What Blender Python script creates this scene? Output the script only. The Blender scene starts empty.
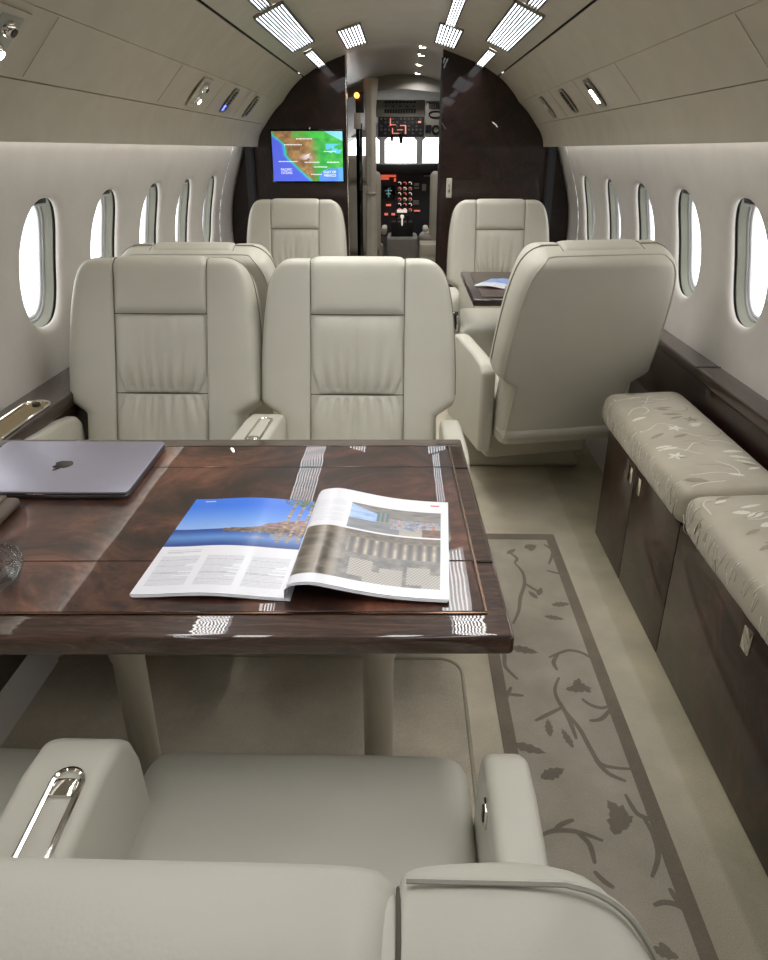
import bpy, bmesh, math, random
import numpy as np
from mathutils import Vector, Matrix, Euler
random.seed(7)
PI = math.pi
SC = bpy.context.scene
COL = SC.collection

# ------------------------------------------------------------------ camera model
FPX = 720.0
PITCH = math.atan(330 / FPX)
YAW = math.atan(20 / FPX * math.cos(PITCH))
CAMH = 1.27
Fv = Vector((-math.sin(YAW) * math.cos(PITCH), math.cos(YAW) * math.cos(PITCH), -math.sin(PITCH)))
Rv = Vector((math.cos(YAW), math.sin(YAW), 0))
Uv = Rv.cross(Fv)
CAM = Vector((0, 0, CAMH))
def ray(x, y): return Fv + Rv * ((x - 384) / FPX) + Uv * ((480 - y) / FPX)
def atY(x, y, Y): d = ray(x, y); return CAM + d * (Y / d.y)
def atZ(x, y, Z): d = ray(x, y); return CAM + d * ((Z - CAMH) / d.z)

cd = bpy.data.cameras.new('camera'); cam = bpy.data.objects.new('camera', cd); COL.objects.link(cam)
cam.matrix_world = Matrix(((Rv.x, Uv.x, -Fv.x, 0), (Rv.y, Uv.y, -Fv.y, 0), (Rv.z, Uv.z, -Fv.z, CAMH), (0, 0, 0, 1)))
cd.sensor_fit = 'HORIZONTAL'; cd.sensor_width = 36; cd.lens = 36 * FPX / 768; cd.clip_start = 0.01
SC.camera = cam

# ------------------------------------------------------------------ materials
def lin(c):
    return tuple(((v / 255) / 12.92 if v / 255 <= .04045 else ((v / 255 + .055) / 1.055) ** 2.4) for v in c)
def rgba(c): return (*lin(c), 1)
class NT:
    def __init__(s, name):
        s.m = bpy.data.materials.new(name); s.m.use_nodes = True; s.t = s.m.node_tree
        s.p = s.t.nodes['Principled BSDF']; s.out = s.t.nodes['Material Output']
    def n(s, kind, **kw):
        n = s.t.nodes.new(kind)
        for k, v in kw.items():
            if k in n.inputs: n.inputs[k].default_value = v
            else: setattr(n, k, v)
        return n
    def l(s, a, b): s.t.links.new(a, b)
    def set(s, **kw):
        for k, v in kw.items(): s.p.inputs[k.replace('_', ' ')].default_value = v
    def coord(s, scale=(1, 1, 1), rot=(0, 0, 0), kind='Object'):
        tc = s.n('ShaderNodeTexCoord'); mp = s.n('ShaderNodeMapping')
        mp.inputs['Scale'].default_value = scale; mp.inputs['Rotation'].default_value = rot
        s.l(tc.outputs[kind], mp.inputs['Vector']); return mp.outputs['Vector']
    def noise(s, vec, scale, detail=4, rough=.55, dist=0):
        n = s.n('ShaderNodeTexNoise'); n.inputs['Scale'].default_value = scale; n.inputs['Detail'].default_value = detail
        n.inputs['Roughness'].default_value = rough; n.inputs['Distortion'].default_value = dist
        s.l(vec, n.inputs['Vector']); return n
    def ramp(s, fac, stops):
        r = s.n('ShaderNodeValToRGB'); e = r.color_ramp.elements
        while len(e) < len(stops): e.new(.5)
        for i, (p, c) in enumerate(stops): e[i].position = p; e[i].color = rgba(c)
        s.l(fac, r.inputs['Fac']); return r.outputs['Color']
    def mix(s, fac, a, b, mode='MIX'):
        m = s.n('ShaderNodeMix', data_type='RGBA', blend_type=mode)
        for sock, v in ((m.inputs['Factor'], fac), (m.inputs[6], a), (m.inputs[7], b)):
            if hasattr(v, 'is_output'): s.l(v, sock)
            else: sock.default_value = v
        return m.outputs[2]
    def bump(s, h, strength=.1, dist=.01, to='Normal'):
        b = s.n('ShaderNodeBump'); b.inputs['Strength'].default_value = strength; b.inputs['Distance'].default_value = dist
        s.l(h, b.inputs['Height']); s.l(b.outputs['Normal'], s.p.inputs[to])

def flat(name, c, rough=.5, metal=0, coat=0, var=.06, bscale=0, bstr=.05, spec=.5):
    m = NT(name); m.set(Roughness=rough, Metallic=metal, Coat_Weight=coat, Coat_Roughness=.03, Specular_IOR_Level=spec)
    v = m.coord()
    n = m.noise(v, 9, 3)
    a = tuple(max(0, x * (1 - var)) for x in c); b = tuple(min(255, x * (1 + var * .6)) for x in c)
    m.l(m.ramp(n.outputs['Fac'], [(.3, a), (.7, b)]), m.p.inputs['Base Color'])
    if bscale: m.bump(m.noise(v, bscale, 3).outputs['Fac'], bstr, .002)
    return m.m
def leather(name, c, rough=.45):
    m = NT(name); m.set(Roughness=rough, Specular_IOR_Level=.42)
    v = m.coord()
    n = m.noise(v, 5, 3)
    m.l(m.ramp(n.outputs['Fac'], [(.3, tuple(x * .965 for x in c)), (.7, c)]), m.p.inputs['Base Color'])
    vo = m.n('ShaderNodeTexVoronoi'); vo.inputs['Scale'].default_value = 420; m.l(v, vo.inputs['Vector'])
    n2 = m.noise(v, 22, 4)
    h = m.mix(.85, vo.outputs['Distance'], n2.outputs['Fac'])
    m.bump(h, .12, .004)
    return m.m
def burl(name, dark, mid, light, scale=5, coat=1, ior=1.5, stretch=(1, 1, 1)):
    m = NT(name); m.set(Roughness=.4, Coat_Weight=coat, Coat_Roughness=.015, Specular_IOR_Level=.3, Coat_IOR=ior)
    v = m.coord(stretch)
    n0 = m.noise(v, scale * .35, 3, .6)
    vv = m.n('ShaderNodeVectorMath', operation='MULTIPLY_ADD'); vv.inputs[1].default_value = (.9, .9, .9)
    m.l(n0.outputs['Color'], vv.inputs[0]); m.l(v, vv.inputs[2])
    n1 = m.noise(vv.outputs[0], scale, 9, .68, 1.6)
    n2 = m.noise(vv.outputs[0], scale * 7, 5, .6, .4)
    f = m.mix(.28, n1.outputs['Fac'], n2.outputs['Fac'])
    col = m.ramp(f, [(.34, dark), (.46, mid), (.53, tuple(x * .6 + y * .4 for x, y in zip(mid, light))), (.64, light)])
    m.l(col, m.p.inputs['Base Color'])
    b = m.noise(v, 7, 2)
    m.bump(b.outputs['Fac'], .05, .006, 'Coat Normal')
    return m.m
def metal(name, c, rough=.15):
    m = NT(name); m.set(Base_Color=rgba(c), Metallic=1, Roughness=rough)
    n = m.noise(m.coord((1, 1, 14)), 60, 2); m.bump(n.outputs['Fac'], .02, .001); return m.m
def emit(name, c, strength, base=(240, 240, 240)):
    m = NT(name); m.set(Base_Color=rgba(base), Emission_Color=rgba(c), Emission_Strength=strength, Roughness=.5)
    return m.m
def attr_mat(name, rough=.35, coat=0, emission=0, spec=.5):
    m = NT(name); a = m.n('ShaderNodeAttribute', attribute_name='print'); m.set(Roughness=rough, Coat_Weight=coat, Coat_Roughness=.08, Specular_IOR_Level=spec)
    m.l(a.outputs['Color'], m.p.inputs['Base Color'])
    if emission: m.l(a.outputs['Color'], m.p.inputs['Emission Color']); m.set(Emission_Strength=emission)
    return m.m

M = {}
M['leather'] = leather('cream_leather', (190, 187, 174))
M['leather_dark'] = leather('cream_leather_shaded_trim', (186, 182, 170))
M['stitch'] = flat('thread', (150, 145, 130), .7)
M['welt'] = flat('leather_welt', (128, 123, 109), .55)
M['seam'] = flat('seam_shadow', (84, 79, 68), .8)
M['wall'] = flat('wall_vinyl', (208, 203, 197), .6, var=.02, bscale=500, bstr=.06)
M['panel'] = flat('headliner_panel', (192, 184, 167), .6, var=.03, bscale=600, bstr=.06)
M['ceil'] = flat('ceiling_panel', (190, 183, 167), .42, var=.03)
M['vest'] = flat('vestibule_ceiling', (196, 192, 182), .3, var=.02)
M['groove'] = flat('dark_groove', (38, 32, 26), .8)
M['burl'] = burl('walnut_burl_gloss', (30, 17, 12), (82, 48, 34), (136, 92, 68), 4.2)
M['burl_red'] = burl('walnut_burl_red', (18, 11, 9), (52, 30, 23), (120, 76, 57), 2.9, .85, 1.5)
M['walnut'] = burl('walnut_straight_gloss', (34, 22, 17), (56, 37, 29), (92, 65, 51), 5, 1, 1.55, stretch=(1.2, 9, 9))
M['walnut_x'] = burl('walnut_straight_dark', (30, 18, 13), (44, 28, 21), (64, 42, 32), 5, .8, 1.5, stretch=(9, 1.2, 9))
M['bulk'] = burl('mahogany_dark_gloss', (14, 8, 7), (32, 17, 13), (54, 29, 22), 4, .62)
M['cred'] = burl('credenza_dark_gloss', (22, 13, 11), (42, 26, 21), (78, 47, 37), 4, .55)
M['inlay'] = metal('inlay_line', (120, 96, 80), .2)
M['chrome'] = metal('chrome', (225, 222, 215), .08)
M['brass'] = metal('satin_brass', (196, 176, 132), .22)
M['grey_metal'] = metal('satin_grey', (150, 148, 142), .35)
M['black'] = flat('black_plastic', (16, 15, 15), .45)
M['blackgl'] = flat('black_gloss', (8, 8, 9), .08)
M['laptop'] = metal('space_grey_aluminium', (176, 174, 190), .45)
M['laptop_edge'] = metal('grey_aluminium_edge', (112, 108, 110), .38)
M['logo'] = metal('polished_dark_emblem', (74, 72, 68), .12)
M['light'] = emit('fixture_glow', (246, 249, 255), 7)
M['slat'] = flat('louvre_slat', (84, 90, 96), .4)
M['fixframe'] = flat('fixture_frame', (150, 146, 132), .4)
M['cove'] = emit('cove_glow', (255, 255, 253), 6.5)
M['spot'] = emit('spot_glow', (255, 246, 230), 30)
M['blue'] = emit('blue_glow', (60, 80, 255), 6)
M['orange'] = emit('orange_glow', (255, 130, 40), 9)
M['redl'] = emit('amber_red_glow', (255, 84, 44), .65)
M['whitel'] = emit('dim_white_glow', (235, 220, 205), .8)
M['cyanl'] = emit('cyan_glow', (60, 150, 150), .3)
M['reveal'] = flat('window_reveal', (158, 160, 148), .45, var=.03)
M['lip'] = flat('window_lip', (222, 217, 208), .5, var=.02)
M['pframe'] = flat('pane_frame', (196, 198, 200), .3, var=.02)
M['paper'] = flat('paper', (232, 232, 236), .5, var=.01)
M['print'] = attr_mat('glossy_print', .28, .25)
M['screen'] = attr_mat('screen_picture', .2, 0, .8)
M['pouch'] = leather('taupe_leather', (104, 92, 84), .5)
M['leg'] = leather('leg_leather', (186, 178, 160), .5)
M['grey_fab'] = flat('grey_fleece', (176, 168, 160), .95, var=.15, bscale=180, bstr=.6)
M['curtain'] = flat('beige_curtain', (196, 189, 175), .75, var=.05, bscale=250, bstr=.15)
M['cock_grey'] = flat('cockpit_grey', (150, 148, 142), .6)
M['cock_dark'] = flat('cockpit_dark', (56, 56, 62), .6)
M['white_text'] = emit('white_lettering', (245, 248, 255), 1.0)
M['card'] = flat('placard', (190, 186, 178), .6)

def m_glass(name, tint=(255, 255, 255), gl=.08):
    m = NT(name); t = m.t
    tr = m.n('ShaderNodeBsdfTransparent'); tr.inputs['Color'].default_value = rgba(tint)
    g = m.n('ShaderNodeBsdfGlossy'); g.inputs['Roughness'].default_value = .02
    lw = m.n('ShaderNodeLayerWeight'); lw.inputs['Blend'].default_value = .25
    mx = m.n('ShaderNodeMixShader'); mp = m.n('ShaderNodeMath', operation='MULTIPLY'); mp.inputs[1].default_value = gl * 4
    m.l(lw.outputs['Fresnel'], mp.inputs[0]); m.l(mp.outputs[0], mx.inputs['Fac'])
    m.l(tr.outputs[0], mx.inputs[1]); m.l(g.outputs[0], mx.inputs[2]); m.l(mx.outputs[0], m.out.inputs['Surface'])
    return m.m
M['pane'] = m_glass('window_glass')
M['crystal_thin'] = m_glass('thin_crystal', (247, 249, 249), .13)
def m_crystal():
    m = NT('clear_crystal'); m.set(Base_Color=(1, 1, 1, 1), Transmission_Weight=1, Roughness=.0, IOR=1.45)
    n = m.noise(m.coord(), 26, 2, .5, 2.5); m.bump(n.outputs['Fac'], .5, .012); return m.m
M['crystal'] = m_crystal()

def m_carpet():
    m = NT('beige_carpet'); m.set(Roughness=.95, Specular_IOR_Level=.1, Sheen_Weight=.15)
    tc = m.n('ShaderNodeTexCoord'); sp = m.n('ShaderNodeSeparateXYZ'); m.l(tc.outputs['Object'], sp.inputs[0])
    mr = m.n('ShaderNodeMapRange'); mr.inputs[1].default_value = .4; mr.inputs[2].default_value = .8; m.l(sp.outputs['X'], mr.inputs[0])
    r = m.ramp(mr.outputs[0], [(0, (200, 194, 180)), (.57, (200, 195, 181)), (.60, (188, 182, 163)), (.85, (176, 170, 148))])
    n = m.noise(tc.outputs['Object'], 4, 4); n2 = m.noise(tc.outputs['Object'], 340, 3, .7)
    c = m.mix(.35, r, m.ramp(n.outputs['Fac'], [(.35, (120, 114, 100)), (.65, (214, 208, 192))]), 'OVERLAY')
    c = m.mix(.22, c, m.ramp(n2.outputs['Fac'], [(.3, (60, 56, 48)), (.7, (220, 215, 200))]), 'OVERLAY')
    m.l(c, m.p.inputs['Base Color']); m.bump(n2.outputs['Fac'], .5, .004); return m.m
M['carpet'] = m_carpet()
def carpet_flat(name, c):
    m = NT(name); m.set(Roughness=.95, Specular_IOR_Level=.1, Sheen_Weight=.15)
    v = m.coord(); n = m.noise(v, 5, 4); n2 = m.noise(v, 340, 3, .7)
    a = m.ramp(n.outputs['Fac'], [(.3, tuple(x * .9 for x in c)), (.7, tuple(min(255, x * 1.06) for x in c))])
    a = m.mix(.22, a, m.ramp(n2.outputs['Fac'], [(.3, (60, 56, 48)), (.7, (220, 215, 200))]), 'OVERLAY')
    m.l(a, m.p.inputs['Base Color']); m.bump(n2.outputs['Fac'], .5, .004); return m.m
M['run_field'] = carpet_flat('runner_field', (184, 177, 163))
M['run_band'] = carpet_flat('runner_band', (136, 126, 113))
M['run_vine'] = carpet_flat('runner_vine', (138, 129, 117))
M['inset'] = carpet_flat('footwell_carpet', (196, 187, 170))
M['piping'] = carpet_flat('footwell_piping', (176, 169, 152))
M['skirt'] = carpet_flat('skirt_carpet_shaded', (84, 76, 64))  # carpet tone darkened to paint in the shade low on the side panels
M['seamline'] = flat('panel_seam', (96, 88, 74), .8)
M['seamsoft'] = flat('panel_seam_soft', (158, 149, 131), .8)

def m_satin():
    m = NT('embroidered_satin'); m.set(Roughness=.42, Sheen_Weight=.2, Specular_IOR_Level=.4)
    v = m.coord()
    base = m.ramp(m.noise(v, 6, 3).outputs['Fac'], [(.3, (168, 160, 142)), (.7, (188, 180, 163))])
    return m, v, base
def m_cushion():
    m, v, c = m_satin()
    n = m.noise(v, 160, 2); m.bump(n.outputs['Fac'], .12, .003)
    m.l(c, m.p.inputs['Base Color']); return m.m
M['satin'] = m_cushion()
M['thread_white'] = flat('silk_thread_pale', (226, 221, 208), .4, var=.05)
M['thread_taupe'] = flat('silk_thread_taupe', (150, 141, 124), .45, var=.06)

# ------------------------------------------------------------------ mesh builder
class MB:
    def __init__(s): s.v = []; s.f = []; s.mi = []; s.cur = 0; s.col = None
    def add(s, vs, fs):
        o = len(s.v); s.v += [tuple(p) for p in vs]
        for f in fs: s.f.append(tuple(i + o for i in f)); s.mi.append(s.cur)
        return s
    def bm(s, b, mat=None):
        if mat is not None: bmesh.ops.transform(b, matrix=mat, verts=b.verts)
        b.verts.index_update(); b.verts.ensure_lookup_table()
        s.add([v.co[:] for v in b.verts], [[v.index for v in f.verts] for f in b.faces]); b.free(); return s
    def box(s, c, size, r=0, seg=2, rot=(0, 0, 0), taper=None):
        b = bmesh.new(); bmesh.ops.create_cube(b, size=1)
        for v in b.verts:
            v.co = Vector((v.co.x * size[0], v.co.y * size[1], v.co.z * size[2]))
            if taper and v.co.z > 0: v.co.x *= taper[0]; v.co.y *= taper[1]
        if r: bmesh.ops.bevel(b, geom=b.edges[:], offset=r, segments=seg, profile=.5, affect='EDGES', clamp_overlap=True)
        return s.bm(b, Matrix.Translation(Vector(c)) @ Euler(rot).to_matrix().to_4x4())
    def cyl(s, p0, p1, r0, r1=None, n=24, bev=0):
        p0 = Vector(p0); p1 = Vector(p1); r1 = r0 if r1 is None else r1
        b = bmesh.new(); L = (p1 - p0).length
        bmesh.ops.create_cone(b, cap_ends=True, segments=n, radius1=r0, radius2=r1, depth=L)
        if bev:
            es = [e for e in b.edges if abs(e.verts[0].co.z - e.verts[1].co.z) < 1e-6]
            bmesh.ops.bevel(b, geom=es, offset=bev, segments=2, affect='EDGES')
        q = Vector((0, 0, 1)).rotation_difference((p1 - p0).normalized()).to_matrix().to_4x4()
        return s.bm(b, Matrix.Translation((p0 + p1) / 2) @ q)
    def tube(s, pts, r, n=8, closed=False):
        pts = [Vector(p) for p in pts]; N = len(pts); vs = []; fs = []
        up = None
        for i, p in enumerate(pts):
            if closed: t = pts[(i + 1) % N] - pts[i - 1]
            else: t = pts[min(i + 1, N - 1)] - pts[max(i - 1, 0)]
            t = t.normalized() if t.length > 1e-9 else Vector((0, 0, 1))
            if up is None: up = t.orthogonal().normalized()
            up = (up - t * up.dot(t)); up = up.normalized() if up.length > 1e-6 else t.orthogonal().normalized()
            sd = t.cross(up)
            rr = r(i / (N - 1)) if callable(r) else r
            for k in range(n):
                a = 2 * PI * k / n; vs.append(p + up * (math.cos(a) * rr) + sd * (math.sin(a) * rr))
        for i in range(N if closed else N - 1):
            for k in range(n):
                a = i * n + k; b2 = i * n + (k + 1) % n; j = ((i + 1) % N) * n
                fs.append((a, b2, j + (k + 1) % n, j + k))
        if not closed: fs.append(tuple(range(n))[::-1]); fs.append(tuple((N - 1) * n + k for k in range(n)))
        return s.add(vs, fs)
    def lathe(s, prof, c=(0, 0, 0), n=32):
        vs = []; fs = []
        for r, z in prof:
            for k in range(n): a = 2 * PI * k / n; vs.append((c[0] + r * math.cos(a), c[1] + r * math.sin(a), c[2] + z))
        for i in range(len(prof) - 1):
            for k in range(n): fs.append((i * n + k, i * n + (k + 1) % n, (i + 1) * n + (k + 1) % n, (i + 1) * n + k))
        return s.add(vs, fs)
    def grid(s, f, nu, nv):
        vs = [f(i / nu, j / nv) for j in range(nv + 1) for i in range(nu + 1)]
        fs = [(j * (nu + 1) + i, j * (nu + 1) + i + 1, (j + 1) * (nu + 1) + i + 1, (j + 1) * (nu + 1) + i) for j in range(nv) for i in range(nu)]
        return s.add(vs, fs)
    def rings(s, rings, closed=True, cap=True):
        n = len(rings[0]); vs = [p for r in rings for p in r]; fs = []
        for i in range(len(rings) - 1):
            for k in range(n if closed else n - 1):
                fs.append((i * n + k, i * n + (k + 1) % n, (i + 1) * n + (k + 1) % n, (i + 1) * n + k))
        if cap: fs.append(tuple(range(n))[::-1]); fs.append(tuple((len(rings) - 1) * n + k for k in range(n)))
        return s.add(vs, fs)
    def prism(s, poly, axis, a, b, r=0, seg=2):
        """poly: 2d points in the plane across axis; extruded from a to b."""
        bm_ = bmesh.new()
        def P(q, t): return {'x': (t, q[0], q[1]), 'y': (q[0], t, q[1]), 'z': (q[0], q[1], t)}[axis]
        lo = [bm_.verts.new(P(q, a)) for q in poly]; hi = [bm_.verts.new(P(q, b)) for q in poly]
        bm_.faces.new(lo[::-1]); bm_.faces.new(hi); n = len(poly)
        for i in range(n): bm_.faces.new((lo[i], lo[(i + 1) % n], hi[(i + 1) % n], hi[i]))
        bmesh.ops.recalc_face_normals(bm_, faces=bm_.faces)
        if r:
            es = [e for e in bm_.edges if len(e.link_faces) == 2 and e.calc_face_angle(0) > .5]
            bmesh.ops.bevel(bm_, geom=es, offset=r, segments=seg, profile=.5, affect='EDGES', clamp_overlap=True)
        return s.bm(bm_)
    def build(s, name, mats, parent=None, label=None, smooth=True, world=True, angle=40, colors=None):
        me = bpy.data.meshes.new(name)
        off = parent.location if (parent is not None and world) else Vector((0, 0, 0))
        g = parent
        if g is not None and world and g.parent is not None: off = off + g.parent.location
        me.from_pydata([(v[0] - off[0], v[1] - off[1], v[2] - off[2]) for v in s.v], [], s.f)
        mats = mats if isinstance(mats, (list, tuple)) else [mats]
        for m in mats: me.materials.append(M[m] if isinstance(m, str) else m)
        me.polygons.foreach_set('material_index', s.mi)
        if colors is not None:
            at = me.color_attributes.new('print', 'FLOAT_COLOR', 'POINT')
            at.data.foreach_set('color', np.asarray(colors, dtype=np.float32).ravel())
        b = bmesh.new(); b.from_mesh(me); bmesh.ops.recalc_face_normals(b, faces=b.faces); b.to_mesh(me); b.free()
        if smooth:
            me.polygons.foreach_set('use_smooth', [True] * len(me.polygons))
            me.set_sharp_from_angle(angle=math.radians(angle))
        me.update()
        o = bpy.data.objects.new(name, me); COL.objects.link(o)
        if parent is not None: o.parent = parent
        if label: o['label'] = label
        return o
def thing(name, label, cat, loc=(0, 0, 0), rz=0, group=None):
    o = bpy.data.objects.new(name, None); COL.objects.link(o); o.location = loc; o.rotation_euler = (0, 0, rz)
    o.empty_display_size = .1
    o['label'] = label; o['category'] = cat
    if group: o['group'] = group
    return o
def tag(o, label, cat, group=None):
    o['label'] = label; o['category'] = cat
    if group: o['group'] = group
    return o
def struct(o): o['kind'] = 'structure'; return o
def sempty(name, loc=(0, 0, 0)):
    o = bpy.data.objects.new(name, None); COL.objects.link(o); o.location = loc; o['kind'] = 'structure'; return o
def place(o, loc, rz=0): o.location = loc; o.rotation_euler = (0, 0, rz); return o
def sstep(a, b, x): t = min(1, max(0, (x - a) / (b - a))); return t * t * (3 - 2 * t)
def catmull(pts, m):
    out = []; n = len(pts)
    for i in range(n - 1):
        p0 = pts[max(i - 1, 0)]; p1 = pts[i]; p2 = pts[i + 1]; p3 = pts[min(i + 2, n - 1)]
        for k in range(m):
            t = k / m
            out.append(tuple(.5 * ((2 * b) + (-a + c) * t + (2 * a - 5 * b + 4 * c - d) * t * t + (-a + 3 * b - 3 * c + d) * t ** 3) for a, b, c, d in zip(p0, p1, p2, p3)))
    out.append(tuple(pts[-1])); return out

# ------------------------------------------------------------------ cabin shell
XC = -.025                                   # centre line of the cabin
Y0, Y1 = -2.6, 4.85
WP = catmull([(.90, 0), (.99, .2), (1.035, .42), (1.06, .65), (1.07, .80), (1.058, .95), (1.02, 1.10), (.95, 1.287), (.905, 1.37), (.86, 1.44)], 6)
wz = [p[1] for p in WP]; wx = [p[0] for p in WP]
def wallx(z): return float(np.interp(z, wz, wx))
def walln(z):
    d = (wallx(z + .01) - wallx(z - .01)) / .02; n = Vector((1, 0, -d)); return n.normalized()   # outward, right side

fl = MB(); fl.box((XC, 2.6, -.02), (2.3, 10.4, .04)); struct(fl.build('floor', 'carpet', smooth=False))

WIN_HY, WIN_HZ, WIN_Z, PITCHW = .131, .183, .955, .510
def sup(a, e=2.5):
    c, s_ = math.cos(a), math.sin(a)
    return math.copysign(abs(c) ** (2 / e), c), math.copysign(abs(s_) ** (2 / e), s_)
def on_wall(side, y, z, off): # off: outward distance
    n = walln(z); return Vector((XC + side * (wallx(z) + n.x * off), y, z + n.z * off))
wn = 0
for side, nm, w0 in ((-1, 'wall_left', 2.214), (1, 'wall_right', 2.266)):
    B = MB(); ks = range(-5, 5); N = 64
    zlo, zhi = .60, 1.30
    def cellpt(a, hy):
        c, s_ = math.cos(a), math.sin(a); top = zhi - WIN_Z; bot = WIN_Z - zlo
        t = min(hy / abs(c) if abs(c) > 1e-6 else 9, (top if s_ > 0 else bot) / abs(s_) if abs(s_) > 1e-6 else 9)
        return c * t, s_ * t
    for k in ks:
        yc = w0 + k * PITCHW
        angs = [2 * PI * i / N for i in range(N)]
        for cy, cz in ((PITCHW / 2, zhi - WIN_Z), (PITCHW / 2, zlo - WIN_Z)):   # make the corners exact
            for sx in (1, -1):
                a = math.atan2(cz, sx * cy) % (2 * PI); i = min(range(N), key=lambda q: abs(angs[q] - a)); angs[i] = a
        rings = []
        for t in (0, .25, .5, .75):
            rg = []
            for a in angs:
                ox, oz = cellpt(a, PITCHW / 2); e = sup(a); ix, iz = e[0] * (WIN_HY + .028), e[1] * (WIN_HZ + .028)
                rg.append(on_wall(side, yc + ox + (ix - ox) * t, WIN_Z + oz + (iz - oz) * t, 0))
            rings.append(rg)
        for g, off in ((.028, 0), (.019, .0008), (.012, .0025), (.006, .006), (.002, .0105), (0, .015), (0, .020)):
            rings.append([on_wall(side, yc + sup(a)[0] * (WIN_HY + g), WIN_Z + sup(a)[1] * (WIN_HZ + g), off) for a in angs])
        B.rings(rings, True, False)
    ya, yb = w0 + ks[0] * PITCHW - PITCHW / 2, w0 + ks[-1] * PITCHW + PITCHW / 2
    for z0, z1, a, b in ((0, zlo, Y0, Y1), (zhi, 1.44, Y0, Y1), (zlo, zhi, Y0, ya), (zlo, zhi, yb, Y1)):
        B.grid(lambda u, v: on_wall(side, a + (b - a) * u, z0 + (z1 - z0) * v, 0), 1, 10)
    struct(B.build(nm, 'wall', angle=50))
    for k in ks:
        yc = w0 + k * PITCHW; wn += 1
        W = sempty('window_%d' % wn, tuple(on_wall(side, yc, WIN_Z, .05)))
        angs = [2 * PI * i / 48 for i in range(48)]
        def ring(g, off): return [on_wall(side, yc + sup(a)[0] * (WIN_HY + g), WIN_Z + sup(a)[1] * (WIN_HZ + g), off) for a in angs]
        R = MB(); R.rings([ring(.0, .019), ring(.014, .021), ring(.014, .034), ring(.004, .035)], True, False); R.build('shadow_gap', 'black', W)  # black ring paints in the shadow between lip and reveal
        R = MB(); R.rings([ring(.006, .030), ring(.003, .031), ring(-.002, .040), ring(-.008, .050), ring(-.010, .056)], True, False); R.build('reveal', 'reveal', W)
        R = MB(); R.rings([ring(-.008, .056), ring(-.012, .052), ring(-.017, .0535), ring(-.018, .058), ring(-.023, .0565), ring(-.027, .059), ring(-.028, .066), ring(.012, .07)], True, False); R.build('window_frame', 'pframe', W)
        R = MB(); R.add(ring(-.0265, .064), [tuple(range(48))]); R.build('pane', 'pane', W, smooth=False)
        R = MB(); zt = WIN_Z + WIN_HZ - .012
        c0 = on_wall(side, yc, zt, .034)
        R.box(c0, (.026, .085, .020), .005); R.cur = 1; R.box(c0 + Vector((-side * .008, 0, -.012)), (.012, .05, .007), .003)
        R.build('shade_tab', ['black', 'pframe'], W)

# valance, service strip, upper side panel, groove and ceiling, per side
PR = [(0, 1.835), (.06, 1.834), (.12, 1.828), (.18, 1.818), (.245, 1.803), (.33, 1.775), (.42, 1.743), (.5, 1.708), (.575, 1.665), (.705, 1.53), (.815, 1.41), (.872, 1.288)]
def curve_between(a, b, bulge, n=8):
    a = Vector(a); b = Vector(b); d = b - a; nn = Vector((d.y, -d.x)).normalized()
    if nn.x < 0: nn = -nn
    return [tuple(a + d * (i / n) + nn * (bulge * 4 * (i / n) * (1 - i / n))) for i in range(n + 1)]
def strip(B, prof, side, ya=Y0, yb=Y1):
    B.grid(lambda u, v: (lambda q: (XC + side * q[0], ya + (yb - ya) * u, q[1]))(prof[int(round(v * (len(prof) - 1)))]), 1, len(prof) - 1)
tn = 0
for side in (-1, 1):
    g = .004
    lower = [(.885, 1.300), (.880, 1.289), (.872, 1.287)] + curve_between((.872, 1.288), (.8165, 1.408), .012)[1:]
    lower += [(.822, 1.412)]
    tn += 1; B = MB(); strip(B, lower, side); struct(B.build('trim_%d' % tn, 'panel', angle=30))
    mid = [(.822, 1.412), (.8148, 1.4108)] + curve_between((.8145, 1.411), (.707, 1.529), .006)[1:] + [(.712, 1.534)]
    tn += 1; B = MB(); strip(B, mid, side); struct(B.build('trim_%d' % tn, 'panel', angle=30))
    up = [(.711, 1.5315), (.7052, 1.5302)] + curve_between((.7049, 1.5306), (.579, 1.662), .008)[1:] + [(.584, 1.668)]
    tn += 1; B = MB(); strip(B, up, side); struct(B.build('trim_%d' % tn, 'panel', angle=30))
    back = [(.91, 1.37), (.84, 1.43), (.73, 1.56), (.66, 1.63)]
    tn += 1; B = MB(); strip(B, back, side); struct(B.build('trim_%d' % tn, 'seamline'))
    back = [(.66, 1.63), (.60, 1.69), (.55, 1.70)]
    tn += 1; B = MB(); strip(B, back, side); struct(B.build('trim_%d' % tn, 'groove'))
    # cove lamp behind the valance
    B = MB(); B.box((XC + side * .892, (Y0 + Y1) / 2, 1.335), (.012, Y1 - Y0 - .5, .022), .003)
    B.build('cove_light_strip', 'cove'); bpy.data.objects[-1] if False else None
    tag(COL.objects[-1], 'long warm cove light strip hidden above the %s window row' % ('port' if side < 0 else 'starboard'), 'light')
ceilp = [(-q[0], q[1]) for q in PR[:9][::-1]] + PR[1:9]
ceilp = [(-.570, 1.6665)] + [q for q in ceilp if abs(q[0]) < .57] + [(.570, 1.6665)]
cs = catmull(ceilp, 4)
ceilp2 = [(-.573, 1.69)] + cs + [(.573, 1.69)]
B = MB(); B.grid(lambda u, v: (lambda q: (XC + q[0], Y0 + (Y1 - Y0) * u, q[1]))(ceilp2[int(round(v * (len(ceilp2) - 1)))]), 1, len(ceilp2) - 1)
struct(B.build('ceiling', 'ceil', angle=50))
# aft wall of the cabin, behind the camera
outline = [(XC - wallx(z), z) for z in np.linspace(0, 1.40, 12)] + [(XC - q[0], q[1]) for q in PR[::-1][2:]] + [(XC + q[0], q[1]) for q in PR[1:][:-2]] + [(XC + wallx(z), z) for z in np.linspace(1.40, 0, 12)]
B = MB(); B.prism(outline, 'y', Y0 - .05, Y0); struct(B.build('wall_back', 'panel', smooth=False))

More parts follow.
